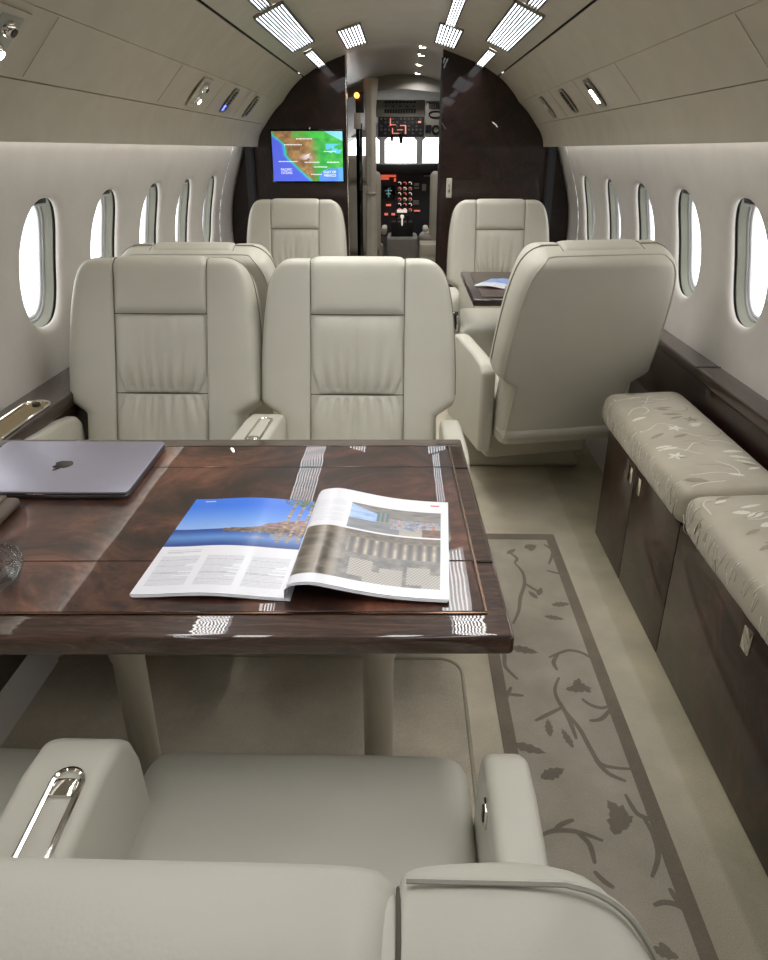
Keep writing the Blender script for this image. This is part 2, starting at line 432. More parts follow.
# forward bulkheads (dark gloss wood) either side of the doorway
DL, DR = -.352, .222
def bulk(side, edge, nm):
    zs = list(np.linspace(0, 1.287, 14)); pts = [(XC + side * wallx(z), z) for z in zs] + [(XC + side * .885, 1.30)]
    pts += [(XC + side * q[0], q[1]) for q in PR[::-1][:-1] if q[1] > 1.30 and (XC + side * q[0]) * side > edge * side]
    zt = float(np.interp(abs(edge - XC), [q[0] for q in PR], [q[1] for q in PR]))
    pts = [(x + side * .02, z + (.015 if z > 1.4 else 0)) for x, z in pts]
    pts += [(edge, zt + .02), (edge, 0)]
    B = MB(); B.prism(pts, 'y', Y1, Y1 + .04); o = B.build(nm, 'bulk', angle=20); return struct(o)
bulk(-1, DL, 'wall_front_left'); bulk(1, DR, 'wall_front_right')
B = MB(); B.box((DL + .004, Y1 + .02, .89), (.008, .046, 1.78), .002); struct(B.build('trim_20', 'chrome'))
B = MB(); B.box((DR - .004, Y1 + .02, .88), (.012, .05, 1.76), .002); struct(B.build('trim_21', 'black'))
# latch plate on right bulkhead
p = atY(449, 188, Y1)
L = thing('door_latch_plate', 'small cream oblong latch plate on the dark bulkhead by the doorway', 'latch', p)
B = MB(); B.box(p + Vector((0, -.006, 0)), (.036, .012, .115), .012, 4); B.build('plate', 'leather', L)
B = MB(); B.box(p + Vector((0, -.013, .0)), (.010, .006, .05), .002); B.build('slider', 'chrome', L)
B = MB(); a, b = atY(443, 181, Y1), atY(470, 181, Y1); B.box((a + b) / 2 + Vector((.1, -.001, 0)), (.40, .004, .006)); a = atY(456, 193, Y1); B.box(a + Vector((.1, -.001, 0)), (.40, .004, .004))
struct(B.build('trim_22', 'groove', smooth=False))

# ------------------------------------------------------------------ side ledges
LX = .955
n = 23
for side, ya, yb in ((-1, Y0, 4.80), (1, Y0, 4.80)):
    B = MB(); xo = XC + side * 1.062; xi = side * LX
    x0, x1 = min(xi, xo), max(xi, xo)
    B.box(((x0 + x1) / 2, (ya + yb) / 2, .610), (x1 - x0, yb - ya, .04), .008, 3)
    B.cur = 1
    for yy in (2.30, 1.3, 3.3, 4.2, .2):
        B.box(((x0 + x1) / 2, yy + (0 if side > 0 else .1), .6305), (x1 - x0, .004, .002))
    tag(B.build('side_ledge', ['walnut_x', 'groove'], angle=30), 'glossy dark walnut ledge running under the %s windows' % ('windows beside the laptop' if side < 0 else 'windows behind the fabric bench').replace('windows ', ''), 'ledge')
    B = MB(); B.box((side * (LX + .018), (ya + yb) / 2, .50), (.02, yb - ya, .178), .002)
    B.cur = 1; B.box((side * (LX + .018), (ya + yb) / 2, .206), (.02, yb - ya, .408), .002)
    n += 1; struct(B.build('trim_%d' % n, ['bulk', 'skirt'], angle=30))
# brass cup tray on the left ledge
pc = Vector((-1.005, 1.735, .630))
T = thing('cup_tray', 'brushed brass oblong cup tray let into the ledge beside the laptop', 'tray', pc)
def stadium(cx, cy, hx, hy, z, m=12):
    out = []
    for i in range(m + 1): a = PI * i / m; out.append((cx + hx * math.cos(a), cy + (hy - hx) + hx * math.sin(a), z))
    for i in range(m + 1): a = PI + PI * i / m; out.append((cx + hx * math.cos(a), cy - (hy - hx) + hx * math.sin(a), z))
    return out
B = MB(); B.tube(stadium(pc.x, pc.y, .036, .16, .633), .004, 8, True); B.build('rim', 'chrome', T)
B = MB(); st = stadium(pc.x, pc.y, .034, .158, .632); B.add(st, [tuple(range(len(st)))]); B.build('plate', 'brass', T, smooth=False)
B = MB(); B.cyl((pc.x, pc.y + .13, .632), (pc.x, pc.y + .13, .636), .011); B.build('button', 'black', T)

# ------------------------------------------------------------------ ceiling light fixtures
def ceil_at(X):
    h = abs(X - XC); xs = [q[0] for q in PR]; zs = [q[1] for q in PR]
    z = float(np.interp(h, xs, zs)); d = (float(np.interp(h + .03, xs, zs)) - float(np.interp(abs(h - .03), xs, zs))) / .06
    return z, math.atan(d) * (1 if X > XC else -1)
LAMP = 35
def fixture(X, ya, yb, w, nst, label):
    z, sl = ceil_at(X); yc = (ya + yb) / 2; L = yb - ya
    T = thing('ceiling_light', label, 'ceiling light', (X, yc, z), 0, 'louvred ceiling lights')
    def part(B, nm, m): o = B.build(nm, m, T, world=False); o.rotation_euler = (0, -sl, 0); return o
    B = MB(); t = .008
    for sx in (-1, 1): B.box((sx * (w / 2 + .0015), 0, -.006), (.003, L + .006, .012), .0005)
    for sy in (-1, 1): B.box((0, sy * (L / 2 + .0015), -.006), (w + .006, .003, .012), .0005)
    part(B, 'frame', 'fixframe')
    B = MB(); B.add([(-w / 2, -L / 2, -.005), (w / 2, -L / 2, -.005), (w / 2, L / 2, -.005), (-w / 2, L / 2, -.005)], [(0, 1, 2, 3)]); part(B, 'lamp', 'light')
    B = MB(); pw = w / nst
    for i in range(nst + 1):
        x = -w / 2 + i * pw; B.box((x, 0, -.0105), (pw * .54, L, .007))
    part(B, 'louvre', 'slat')
    ld = bpy.data.lights.new('louvre_lamp', 'AREA'); ld.shape = 'RECTANGLE'; ld.size = w; ld.size_y = L; ld.spread = math.radians(125); ld.energy = LAMP * w * L * (1 if ya > 1.2 else 1 if ya > .96 else .33 if ya >= 0 else 0.02); ld.color = (1, .985, .955)
    lo = bpy.data.objects.new('louvre_lamp', ld); COL.objects.link(lo); lo.parent = T; lo.location = (-.019 * math.sin(sl), 0, -.019 * math.cos(sl)); lo.rotation_euler = (0, -sl, 0)
for side, sn in ((-1, 'port'), (1, 'starboard')):
    xo = XC + side * .462; xi = XC + side * .245
    def nmz(y): return 'over the table' if y < 2.4 else ('over the middle seats' if y < 3.6 else 'near the bulkhead')
    for k, (ya, yb) in enumerate(((2.99, 3.96), (.98, 1.95), (-1.0, 0))):
        fixture(xo, ya, yb, .112, 9, 'wide louvred ceiling light in the %s outer row, %s' % (sn, ('ahead of the big seats', 'over the burl table', 'behind the near seat')[k]))
    for k, (ya, yb) in enumerate(((4.17, 4.83), (2.02, 2.93), (.03, .94))):
        fixture(xo, ya, yb, .042, 4, 'slim louvred ceiling light in the %s outer row, %s' % (sn, ('touching the bulkhead', 'between the wide lights', 'above the near seat')[k]))
    for k, (ya, yb) in enumerate(((3.97, 4.62), (2.1, 2.8), (.25, .95))):
        fixture(xi, ya, yb, .112, 7, 'short wide louvred ceiling light in the %s inner row, %s' % (sn, ('beside the doorway', 'above the middle aisle', 'above the near seat')[k]))
    if side > 0:
        fixture(xi - .01, 2.87, 3.95, .045, 4, 'slim louvred ceiling light in the starboard inner row, joined to a short wide light')

# ------------------------------------------------------------------ overhead service units
def strip_frame(side, Y, t=.5):
    a = Vector((.813, 1.4135)); b = Vector((.707, 1.529)); q = a + (b - a) * t
    nrm = Vector((-(b - a).y, (b - a).x)).normalized()      # toward the cabin
    if nrm.x > 0: nrm = -nrm
    ex = Vector((0, 1, 0)); ey = Vector((side * (b - a).x, 0, (b - a).y)).normalized(); ez = Vector((side * nrm.x, 0, nrm.y))
    o = Vector((XC + side * q.x, Y, q.y))
    return Matrix(((ex.x, ey.x, ez.x, o.x), (ex.y, ey.y, ez.y, o.y), (ex.z, ey.z, ez.z, o.z), (0, 0, 0, 1)))
def unit(side, Y, kind, name, label):
    T = thing(name, label, 'reading light' if 'light' in name else 'air vent'); T.matrix_world = strip_frame(side, Y)
    cat = T['category']
    def P(B, nm, m, par=None): return B.build(nm, m, par or T, world=False)
    B = MB(); B.box((0, 0, .003), (.13 if kind == 'lamp' else .07, .125, .006), .002); P(B, 'bezel', 'fixframe' if kind != 'lamp' else 'panel')
    if kind == 'lamp':
        B = MB(); B.box((0, 0, .005), (.085, .10, .006), .003); P(B, 'recess', 'reveal')
        for k, dy in enumerate((.024, -.026)):
            B = MB(); B.lathe([(.0, .022), (.010, .021), (.017, .016), (.020, .008), (.020, .004)], (0, dy, 0), 20); e = P(B, 'eyeball', 'chrome')
            B = MB(); B.cyl((0, dy, .020), (0, dy, .0235), .009); P(B, 'lens', 'spot' if (k == 1) else 'black', e)
    elif kind in ('grille', 'blue'):
        B = MB(); B.box((0, 0, .006), (.045, .10, .006), .002); P(B, 'backing', 'black')
        B = MB()
        for i in range(7): B.box((0, -.042 + i * .014, .010), (.040, .006, .004), .001)
        P(B, 'grille', 'grey_metal')
        if kind == 'blue':
            B = MB(); B.box((-.030, -.035, .006), (.010, .028, .006), .002); P(B, 'indicator', 'blue')
    elif kind == 'bright':
        B = MB(); B.box((0, 0, .006), (.05, .10, .006), .002); P(B, 'recess', 'chrome')
        B = MB(); B.box((0, -.01, .010), (.032, .06, .004), .002); P(B, 'lens', 'spot')
    elif kind == 'gasper':
        B = MB(); B.lathe([(.0, .012), (.008, .012), (.010, .008), (.016, .010), (.022, .006), (.024, .0)], (0, 0, .004), 24); P(B, 'nozzle', 'panel')
    return T
unit(-1, 1.60, 'lamp', 'reading_light', 'chrome eyeball reading light on the port service strip close to the picture edge')
unit(-1, 3.10, 'lamp', 'reading_light', 'lit chrome eyeball reading light on the port service strip behind the double seats')
unit(-1, 3.62, 'blue', 'air_vent', 'grey slotted air vent with a blue indicator on the port service strip')
unit(-1, 4.12, 'grille', 'air_vent', 'grey slotted air vent on the port service strip nearest the bulkhead')
unit(1, 3.17, 'bright', 'reading_light', 'bright lit reading light on the starboard service strip, furthest from the bulkhead')
unit(1, 3.66, 'grille', 'air_vent', 'chrome slotted air vent on the starboard service strip beside a lit lamp')
unit(1, 4.18, 'gasper', 'air_vent', 'round cream air nozzle on the starboard service strip near the bulkhead')
# seams across the service strips
n = 30
for side in (-1, 1):
    B = MB()
    for Y in (1.78, 2.72, 3.36, 3.9):
        Mx = strip_frame(side, Y); b = bmesh.new(); bmesh.ops.create_cube(b, size=1, matrix=Matrix.Diagonal((.002, .15, .0008, 1))); B.bm(b, Mx)
    n += 1; struct(B.build('trim_%d' % n, 'seamsoft', smooth=False))

# ------------------------------------------------------------------ seats
def ruche(u, d, amp=1.0):
    """leather gathers fanning away from a seam; d = distance from the seam 0..1"""
    s_ = 0
    for k, uk in enumerate((-.86, -.66, -.44, -.2, .02, .22, .4, .62, .84)):
        c = uk * (1 + .75 * d * abs(uk))
        wd = .045 + .03 * ((k * 37) % 5) / 5 + .05 * d
        ln = (.22, .30, .55, .34, .75, .42, .5, .32, .24)[k]
        s_ += math.exp(-((u - c) / wd) ** 2) * math.exp(-(d / ln) ** 2)
    s_ += .55 * math.exp(-d / .06) * (.5 + .5 * math.sin(u * 38 + 2 * math.sin(u * 5)))
    return -s_ * amp
def make_seat(label, loc, rz, recline=16, arms=(1, 1), arm_w=(.055, .055), base='box', slots=(0, 0), base_shift=0, base_rz=0, rear_piping=False, front_welt=False, group='cream leather cabin seats', front_slot=False, zup=0):
    T = thing('cabin_seat', label, 'seat', (0, 0, 0), 0, group)
    rc = math.radians(recline); O = Vector((0, 0, .40)); A = Vector((0, -math.sin(rc), math.cos(rc))); Nn = Vector((0, math.cos(rc), math.sin(rc)))
    L = (1.0 + zup - .40) / math.cos(rc); cr = math.cos(rc)
    def P(x, h, o): return O + Vector((x, 0, 0)) + A * h + Nn * o
    hn = (.585 - .40) / cr; hr = (.845 + zup - .40) / cr; hm = (.630 + zup * .5 - .40) / cr
    XS = .134
    TOPC = catmull([(-.01, .172), (0, .186), (.006, .210), (.02, .231), (.042, .248), (.08, .262), (.16, .275), (.28, .283), (.40, .285), (.6, .285)], 4)
    def w(h):
        base_w = .232 + (.285 - .232) * sstep(hn - .012, hn + .035, h) ** .6 if h > hn - .012 else .232
        if h > hn + .05:
            d = L - h
            base_w = min(base_w, float(np.interp(d, [p[0] for p in TOPC], [p[1] for p in TOPC])))
        return base_w
    def section(wv, k):
        xs = min(XS, wv - .016); b = wv - xs; f = min(1, b / .1)
        pts = [(0, -.014), (xs * .6, -.012), (xs - .006, -.010), (xs, -.011), (xs + .005, -.001), (xs + .25 * b, .003 * f), (xs + .62 * b, .004 * f), (xs + .86 * b, -.004), (wv - .005, -.028), (wv, -.06), (wv - .002, -.108), (wv - .016, -.140), (wv - .05, -.150), (wv * .3, -.151), (0, -.152)]
        return [(x, -.065 + (o + .065) * k) for x, o in catmull(pts, 4)]
    hs = [-.07, -.05, -.03, .03, .08, .12] + list(np.linspace(hn - .03, hn + .06, 14)) + list(np.linspace(hn + .09, L - .14, 12)) + [L - .125 + .125 * math.sin(PI / 2 * i / 24) for i in range(25)]
    def kap(h):
        t = (h - (L - .035)) / .0351
        return 1.0 if t <= 0 else max(.14, max(0, 1 - t ** 2.5) ** (1 / 2.5))
    rings = []
    for h in hs:
        k = 1.0
        if h > L - .05: k = kap(h)
        sec = section(w(h), k)
        rg = [P(x, h, o) for x, o in sec] + [P(-x, h, o) for x, o in sec[-2:0:-1]]
        rings.append(rg)
    B = MB(); B.rings(rings); back = B.build('backrest', 'leather', T, angle=60)
    def puff(u, v, e=6): return max(0, (1 - abs(2 * u - 1) ** e)) ** .5 * max(0, (1 - abs(2 * v - 1) ** e)) ** .5
    # headrest pad wraps over the top
    path = [(hr + (L - .035 - hr) * i / 14, 0) for i in range(15)] + [(L - .035 + .037 * math.sin(PI / 2 * i / 8), -.05 * (1 - math.cos(PI / 2 * i / 8))) for i in range(1, 9)] + [(L + .002, -.05 - .05 * i / 4) for i in range(1, 5)]
    pn = len(path) - 1
    def fh(u, v):
        h, o = path[int(round(v * pn))]; x = (2 * u - 1) * (XS - .0005)
        hh = .013 * puff(u, v, 12) - .009
        up_ = sstep(L - .06, L + .004, h)
        return P(x, h + hh * up_, o + hh * (1 - up_))
    B = MB(); B.grid(fh, 36, pn); B.build('headrest', 'leather', T, angle=60)
    def fu(u, v):
        h = hm + (hr - hm) * v; uu = 2 * u - 1
        o = -.018 + .026 * puff(u, v, 5) + .012 * ruche(uu, v) * min(1, 12 * v) + .003 * ruche(uu * .8 + .1, 1 - v, .6) * min(1, 10 * (1 - v))
        return P(uu * XS, h, o)
    B = MB(); B.grid(fu, 120, 70); B.build('back_pad', 'leather', T, angle=60)
    def fd(u, v):
        h = .02 + (hm - .02) * v; uu = 2 * u - 1
        o = -.018 + .028 * puff(u, v, 5) + .012 * ruche(uu, 1 - v) * min(1, 12 * (1 - v))
        return P(uu * XS, h, o)
    B = MB(); B.grid(fd, 120, 70); B.build('lumbar_pad', 'leather', T, angle=60)
    # seam welts
    B = MB()
    for s_ in (-1, 1):
        pts = [P(s_ * (XS + .001), .02 + (L - .03 - .02) * i / 24, -.009) for i in range(25)] + [P(s_ * (XS + .001), L - .03 + .0295 * math.sin(PI / 2 * i / 6), -.009 - .04 * (1 - math.cos(PI / 2 * i / 6))) for i in range(1, 7)] + [P(s_ * (XS + .001), L - .0005, -.049 - .045 * i / 4) for i in range(1, 5)]
        B.tube(pts, .0012, 6)
    B.tube([P(-XS + 2 * XS * i / 20, hr, -.010) for i in range(21)], .0018, 6)
    B.tube([P(-XS + 2 * XS * i / 20, hm, -.011) for i in range(21)], .0018, 6)
    B.build('seam', 'seam', T)
    # piping round the rear panel and soft roll at its foot
    B = MB()
    for sg in (-1, 1):
        B = MB(); hw = [hn + .05 + (L - .0035 - hn - .05) * math.sin(PI / 2 * i / 40) for i in range(41)]
        wo, wi, wh = (-.024, -.004, -.0058) if front_welt else (-.056, .0004, .0012)
        if front_welt: hw = [hn + .05 + (L - .010 - hn - .05) * math.sin(PI / 2 * i / 40) for i in range(41)]
        pts = [P(sg * (w(h) + wi), h, wo + (.010 * sstep(L - .06, L - .01, h) if front_welt else 0)) for h in hw]
        x_e = w(hw[-1]) + wi
        pts += [P(sg * (x_e + (XS + .004 - x_e) * i / 8), L + wh, -.056 if not front_welt else -.014) for i in range(1, 9)]
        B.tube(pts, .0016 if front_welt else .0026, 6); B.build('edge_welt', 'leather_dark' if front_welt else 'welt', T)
    B = MB(); out = []
    hh = [-.02 + (L - .007 + .02) * i / 60 for i in range(61)]
    rt = [P(w(h) - .020, h, -.065 - .080 * kap(h)) for h in hh]; lt = [P(-(w(h) - .020), h, -.065 - .080 * kap(h)) for h in hh]
    if rear_piping: B.tube(rt + [P(rt[-1].x * (1 - i / 10), L - .005, -.065 - .080 * kap(L - .006)) for i in range(1, 20)] + lt[::-1], .003, 6); B.build('piping', 'leather_dark', T)
    B = MB()
    def fr(u, v):
        a = 2 * PI * v; x = (2 * u - 1) * .236; k = max(0, 1 - abs(2 * u - 1) ** 14) ** .5
        return P(x, -.030 + .042 * math.sin(a) * k, -.105 + .055 * math.cos(a) * k)
    B.grid(fr, 24, 20); B.build('back_skirt', 'leather', T)
    # cushion
    B = MB()
    def sup3(a, e): return math.copysign(abs(math.sin(a)) ** (2 / e), math.sin(a)), math.copysign(abs(math.cos(a)) ** (2 / e), math.cos(a))
    CX, CY0, CY1, CZ0, CZ1 = .240, -.06, .470, .27, .462
    def fc(u, v):
        a = 2 * PI * u; bta = PI * (v - .5)
        s1, c1 = sup3(a, 15); s2, c2 = sup3(bta, 8)
        x = CX * c1 * c2; y = (CY0 + CY1) / 2 + (CY1 - CY0) / 2 * s1 * c2; z = (CZ0 + CZ1) / 2 + (CZ1 - CZ0) / 2 * s2
        if s2 > 0: z += .012 * (1 - (x / CX) ** 2) * (1 - ((y - .2) / .28) ** 2)
        return (x, y, z)
    B.grid(fc, 72, 36); B.build('seat_cushion', 'leather', T, angle=60)
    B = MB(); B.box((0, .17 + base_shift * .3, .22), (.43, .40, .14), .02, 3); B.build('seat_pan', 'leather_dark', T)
    B = MB()
    if base == 'box':
        B.box((0, .14 + base_shift, .0875), (.46, .36, .165), .025, 3, taper=(.9, .9))
    else:
        B.box((base_rz * -.2, .20 + base_shift, .085), (.60, .50, .17), .03, 3, rot=(0, 0, base_rz), taper=(.78, .80))
    B.build('pedestal', 'leather', T)
    # arms
    for s_, on, aw, sl in ((-1, arms[0], arm_w[0], slots[0]), (1, arms[1], arm_w[1], slots[1])):
        if not on: continue
        xi = .239; x0, x1 = s_ * xi, s_ * (xi + aw)
        if aw > .07: x0, x1 = s_ * .204, s_ * .302
        prof = [(-.07, .24), (-.07, .545), (-.04, .572), (.05, .588), (.26, .606), (.315, .600), (.345, .575), (.362, .53), (.375, .38), (.372, .24)]
        if aw > .07: prof = [(y, z + (.012 if z > .5 else 0)) for y, z in prof]
        B = MB(); B.prism(prof, 'x', min(x0, x1), max(x0, x1), .014, 4); ar = B.build('armrest', 'leather', T, angle=50)
        xm = (x0 + x1) / 2
        if aw > .07: zt = .6165
        else: zt = .6045
        if sl == 1:     # recessed recline handle in the top
            def P2(q): return (q[0], q[1], zt + .0857 * (q[1] - .25) + .0012)
            B = MB(); st = [P2(q) for q in stadium(xm + s_ * -.012, .155, .017, .108, 0)]
            B.tube(st, .0038, 8, True); h_ = B.build('handle_rim', 'chrome', ar)
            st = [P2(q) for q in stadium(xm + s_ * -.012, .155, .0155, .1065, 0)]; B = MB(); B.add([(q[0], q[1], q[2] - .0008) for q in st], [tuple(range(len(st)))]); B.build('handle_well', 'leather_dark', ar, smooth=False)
            B = MB(); B.box(P2((xm + s_ * -.012, .238)), (.027, .024, .007), .003, rot=(.0857, 0, 0)); B.build('handle_lever', 'chrome', ar)
        elif sl == 2:   # latch on the inner face
            B = MB(); B.box((s_ * xi, .265, .56), (.006, .022, .03), .002); h_ = B.build('latch', 'chrome', ar); B = MB(); B.box((s_ * (xi - .003), .265, .56), (.004, .010, .02), .001); B.build('latch_button', 'black', ar)
        elif sl == 3:   # recess in the front face
            B = MB(); B.box((xm, .374, .47), (.036, .012, .10), .004, rot=(.11, 0, 0)); B.build('latch', 'chrome', ar); B = MB(); B.box((xm, .3805, .47), (.020, .006, .075), .003, rot=(.11, 0, 0)); B.build('latch_slot', 'black', ar)
    place(T, loc, rz); return T
R180 = PI
make_seat('cream leather seat with its back to the camera, nearest, at the lower edge', (-.134, .345, 0), 0, 12, (1, 1), (.095, .055), slots=(1, 2), front_welt=True)
make_seat('cream leather seat cushion at the lower picture edge beside the wide armrest', (-.69, .345, 0), 0, 12, (1, 0), (.055, .055))
make_seat('cream leather seat behind the open magazine, facing the camera across the table', (-.128, 1.905, 0), R180, 19, (1, 1), (.055, .095), slots=(0, 1), base_shift=-.10)
make_seat('cream leather seat behind the laptop, facing the camera, closest to the port windows', (-.695, 1.905, 0), R180, 19, (0, 1), (.055, .055), base_shift=-.10)
make_seat('cream leather seat of which only the rounded top shows behind the seat by the laptop', (-.682, 2.64, 0), 0, 14, (1, 1), (.055, .055), rear_piping=True)
make_seat('cream leather seat below the map screen, facing the camera', (-.60, 4.08, 0), R180, 14, (1, 1), zup=.03)
make_seat('cream leather seat in front of the starboard bulkhead, behind the small table', (.535, 4.08, 0), R180, 14, (1, 1), slots=(0, 3), zup=.03)
make_seat('cream leather swivel seat turned away, its plain back beside the fabric bench', (.560, 2.63, 0), math.radians(12), 19, (1, 1), base='skirt', base_shift=.335, base_rz=math.radians(-12), rear_piping=True, zup=.02)

# ------------------------------------------------------------------ main table
TZ = .717
TT = thing('conference_table', 'glossy burl wood conference table carrying the laptop and the open magazine', 'table', (-.40, 1.065, 0), math.radians(1.6))
def tb(B, nm, m, par=None, **k): return B.build(nm, m, par or TT, world=False, **k)
x0, x1, y0, y1 = -.545, .537, -.338, .345
B = MB(); B.box(((x0 + x1) / 2, (y0 + y1) / 2, TZ - .0165), (x1 - x0, y1 - y0, .030), .007, 3)
top = tb(B, 'tabletop', 'walnut')
zf = TZ
# veneer fields: three burl leaves and a straight grained border
ix1 = x1 - .034; ix0 = x0 + .01; iy0 = y0 + .052; iy1 = y1 - .05
s1, s2 = -.158, .188
for k, (a, b) in enumerate(((iy0, s1 - .0015), (s1 + .0015, s2 - .0015), (s2 + .0015, iy1))):
    B = MB(); B.box(((ix0 + ix1) / 2, (a + b) / 2, TZ - .0035), (ix1 - ix0, b - a, .009), .0008, 1)
    tb(B, 'burl_leaf', 'burl_red', top)
for a, b in ((s1 - .0015, s1 + .0015), (s2 - .0015, s2 + .0015)):
    B = MB(); B.box(((x0 + x1) / 2, (a + b) / 2, TZ - .006), (x1 - x0 - .008, b - a + .001, .0128)); tb(B, 'leaf_seam', 'groove', top, smooth=False)
for cc, ss in (((ix1 + .004, (iy0 + iy1) / 2, TZ - .004), (.003, iy1 - iy0, .0098)), (((ix0 + ix1) / 2, iy0 - .003, TZ - .004), (ix1 - ix0 + .01, .003, .0098)), (((ix0 + ix1) / 2, iy1 + .003, TZ - .004), (ix1 - ix0 + .01, .003, .0098))):
    B = MB(); B.box(cc, ss); tb(B, 'inlay', 'inlay', top, smooth=False)
for lx in (-.100, .362):
    B = MB(); B.cyl((lx, .0, .42), (lx, .0, .68), .033, .034, 28, .004); lg = tb(B, 'leg', 'leg')
    B = MB(); B.cyl((lx, .0, .012), (lx, .0, .43), .027, .029, 28); tb(B, 'inner_column', 'leg', lg)
    B = MB(); B.cyl((lx, .0, .0045), (lx, .0, .016), .055, .04, 28, .003); tb(B, 'foot_plate', 'leg', lg)

# ------------------------------------------------------------------ laptop
LP = thing('laptop', 'closed grey aluminium laptop lying on the burl table', 'laptop', (-.634, 1.226, TZ), math.radians(1.0))
def rrect(hx, hy, r, m=6):
    out = []
    for cx, cy, a0 in ((hx - r, hy - r, 0), (-hx + r, hy - r, PI / 2), (-hx + r, -hy + r, PI), (hx - r, -hy + r, 1.5 * PI)):
        for i in range(m + 1): a = a0 + PI / 2 * i / m; out.append((cx + r * math.cos(a), cy + r * math.sin(a)))
    return out
B = MB(); B.prism(rrect(.160, .119, .012), 'z', .0015, .0105, .002); B.build('base', 'laptop_edge', LP, world=False)
B = MB(); B.prism(rrect(.160, .119, .012), 'z', .0112, .0160, .0012); lid = B.build('lid', 'laptop', LP, world=False)
B = MB(); B.box((0, -.1185, .0105), (.03, .003, .003), .001); B.build('finger_notch', 'chrome', LP, world=False)
# fruit shaped emblem with a bite and a leaf, stem toward the near edge
def emblem():
    pts = []
    N = 60
    for i in range(N):
        a = 2 * PI * i / N; r = 1.0
        x = math.cos(a) * (1.0 + .04 * math.sin(a)); y = math.sin(a) * 1.02
        y -= .20 * math.exp(-(x / .28) ** 2) * (1 if y > 0 else -.55)
        pts.append((x, y))
    out = []
    for x, y in pts:
        dx, dy = x - 1.22, y - .12; d = math.hypot(dx, dy)
        if d < .52: x, y = 1.22 + dx / d * .52, .12 + dy / d * .52
        out.append((x, y))
    return out
B = MB(); s_ = .0185
ep = [(-x * s_, -y * s_ * 1.0, .0163) for x, y in emblem()]
B.add([(0, 0, .0163)] + ep, [(0, i + 1, (i + 1) % len(ep) + 1) for i in range(len(ep))])
lf = []
for i in range(24):
    t = i / 24; 
    a = 2 * PI * t; lx = .42 * math.cos(a); ly = .17 * math.sin(a) * (1 - .0 * lx)
    c, s2_ = math.cos(math.radians(52)), math.sin(math.radians(52)); lf.append((-(lx * c - ly * s2_ + .22) * s_, -(lx * s2_ + ly * c + 1.20) * s_, .0163))
B.add(lf, [tuple(range(24))])
B.build('emblem', 'logo', lid, world=False, smooth=False)

# ------------------------------------------------------------------ pouch and crystal bowl
PO = thing('leather_pouch', 'taupe leather pouch with a metal snap at the table edge below the laptop', 'pouch', (-.722, .995, TZ), math.radians(2))
B = MB(); B.box((0, 0, .0095), (.16, .175, .017), .008, 4); pb = B.build('body', 'pouch', PO, world=False)
B = MB(); B.box((-.01, .0, .019), (.138, .17, .006), .003, 3); B.build('flap', 'pouch', PO, world=False)
B = MB(); B.box((.042, 0, .0232), (.024, .012, .005), .002, 3); B.build('snap', 'chrome', PO, world=False)
B = MB()
for i in range(18): B.box((.055, -.078 + i * .0092, .0222), (.0012, .005, .0012))
B.build('stitching', 'stitch', PO, world=False)
CB = thing('crystal_bowl', 'clear swirled crystal bowl on the table, cut by the picture edge', 'glassware', (-.563, .838, TZ + .0004))
B = MB(); B.lathe([(0, 0), (.022, 0), (.026, .004), (.036, .016), (.0405, .030), (.039, .044), (.037, .046), (.0355, .043), (.036, .030), (.030, .016), (.018, .009), (0, .008)], n=40)
B.build('bowl', 'crystal_thin', CB, world=False)
B = MB()
for i in range(14):
    a0 = 2 * PI * i / 14; pts = []
    for k in range(10):
        t = k / 9; r = .0285 + .0125 * math.sin(t * PI * .62); pts.append((r * math.cos(a0 + t * 1.1), r * math.sin(a0 + t * 1.1), .006 + .036 * t))
    B.tube(pts, .0016, 6)
B.build('swirl_ribs', 'crystal_thin', CB, world=False)

# ------------------------------------------------------------------ printed pages
rs = np.random.RandomState(3)
NG = [rs.rand(64, 64) for _ in range(4)]
def vnoise(x, y, k=0):
    g = NG[k % 4]; xi, yi = math.floor(x), math.floor(y); fx, fy = x - xi, y - yi
    fx = fx * fx * (3 - 2 * fx); fy = fy * fy * (3 - 2 * fy)
    a = g[yi % 64, xi % 64] * (1 - fx) + g[yi % 64, (xi + 1) % 64] * fx
    b = g[(yi + 1) % 64, xi % 64] * (1 - fx) + g[(yi + 1) % 64, (xi + 1) % 64] * fx
    return a * (1 - fy) + b * fy
def fbm(x, y, k=0): return (vnoise(x, y, k) + .5 * vnoise(2.1 * x, 2.1 * y, k + 1) + .25 * vnoise(4.3 * x, 4.3 * y, k + 2)) / 1.75
def lerp(a, b, t): t = max(0, min(1, t)); return tuple(x + (y - x) * t for x, y in zip(a, b))
PAPER = (234, 234, 240)
def text_block(u, v, cols, v0, v1, lh, k=0):
    for a, b in cols:
        if a < u < b and v0 < v < v1:
            row = math.floor((v1 - v) / lh); ph = ((v1 - v) / lh) % 1
            end = b - (.12 * NG[0][row % 64, int(a * 50) % 64] if NG[1][row % 64, k] > .8 else 0)
            if ph < .55 and u < end: return lerp((188, 189, 196), (212, 213, 220), vnoise(u * 160, row * 3.7, 1))
    return None
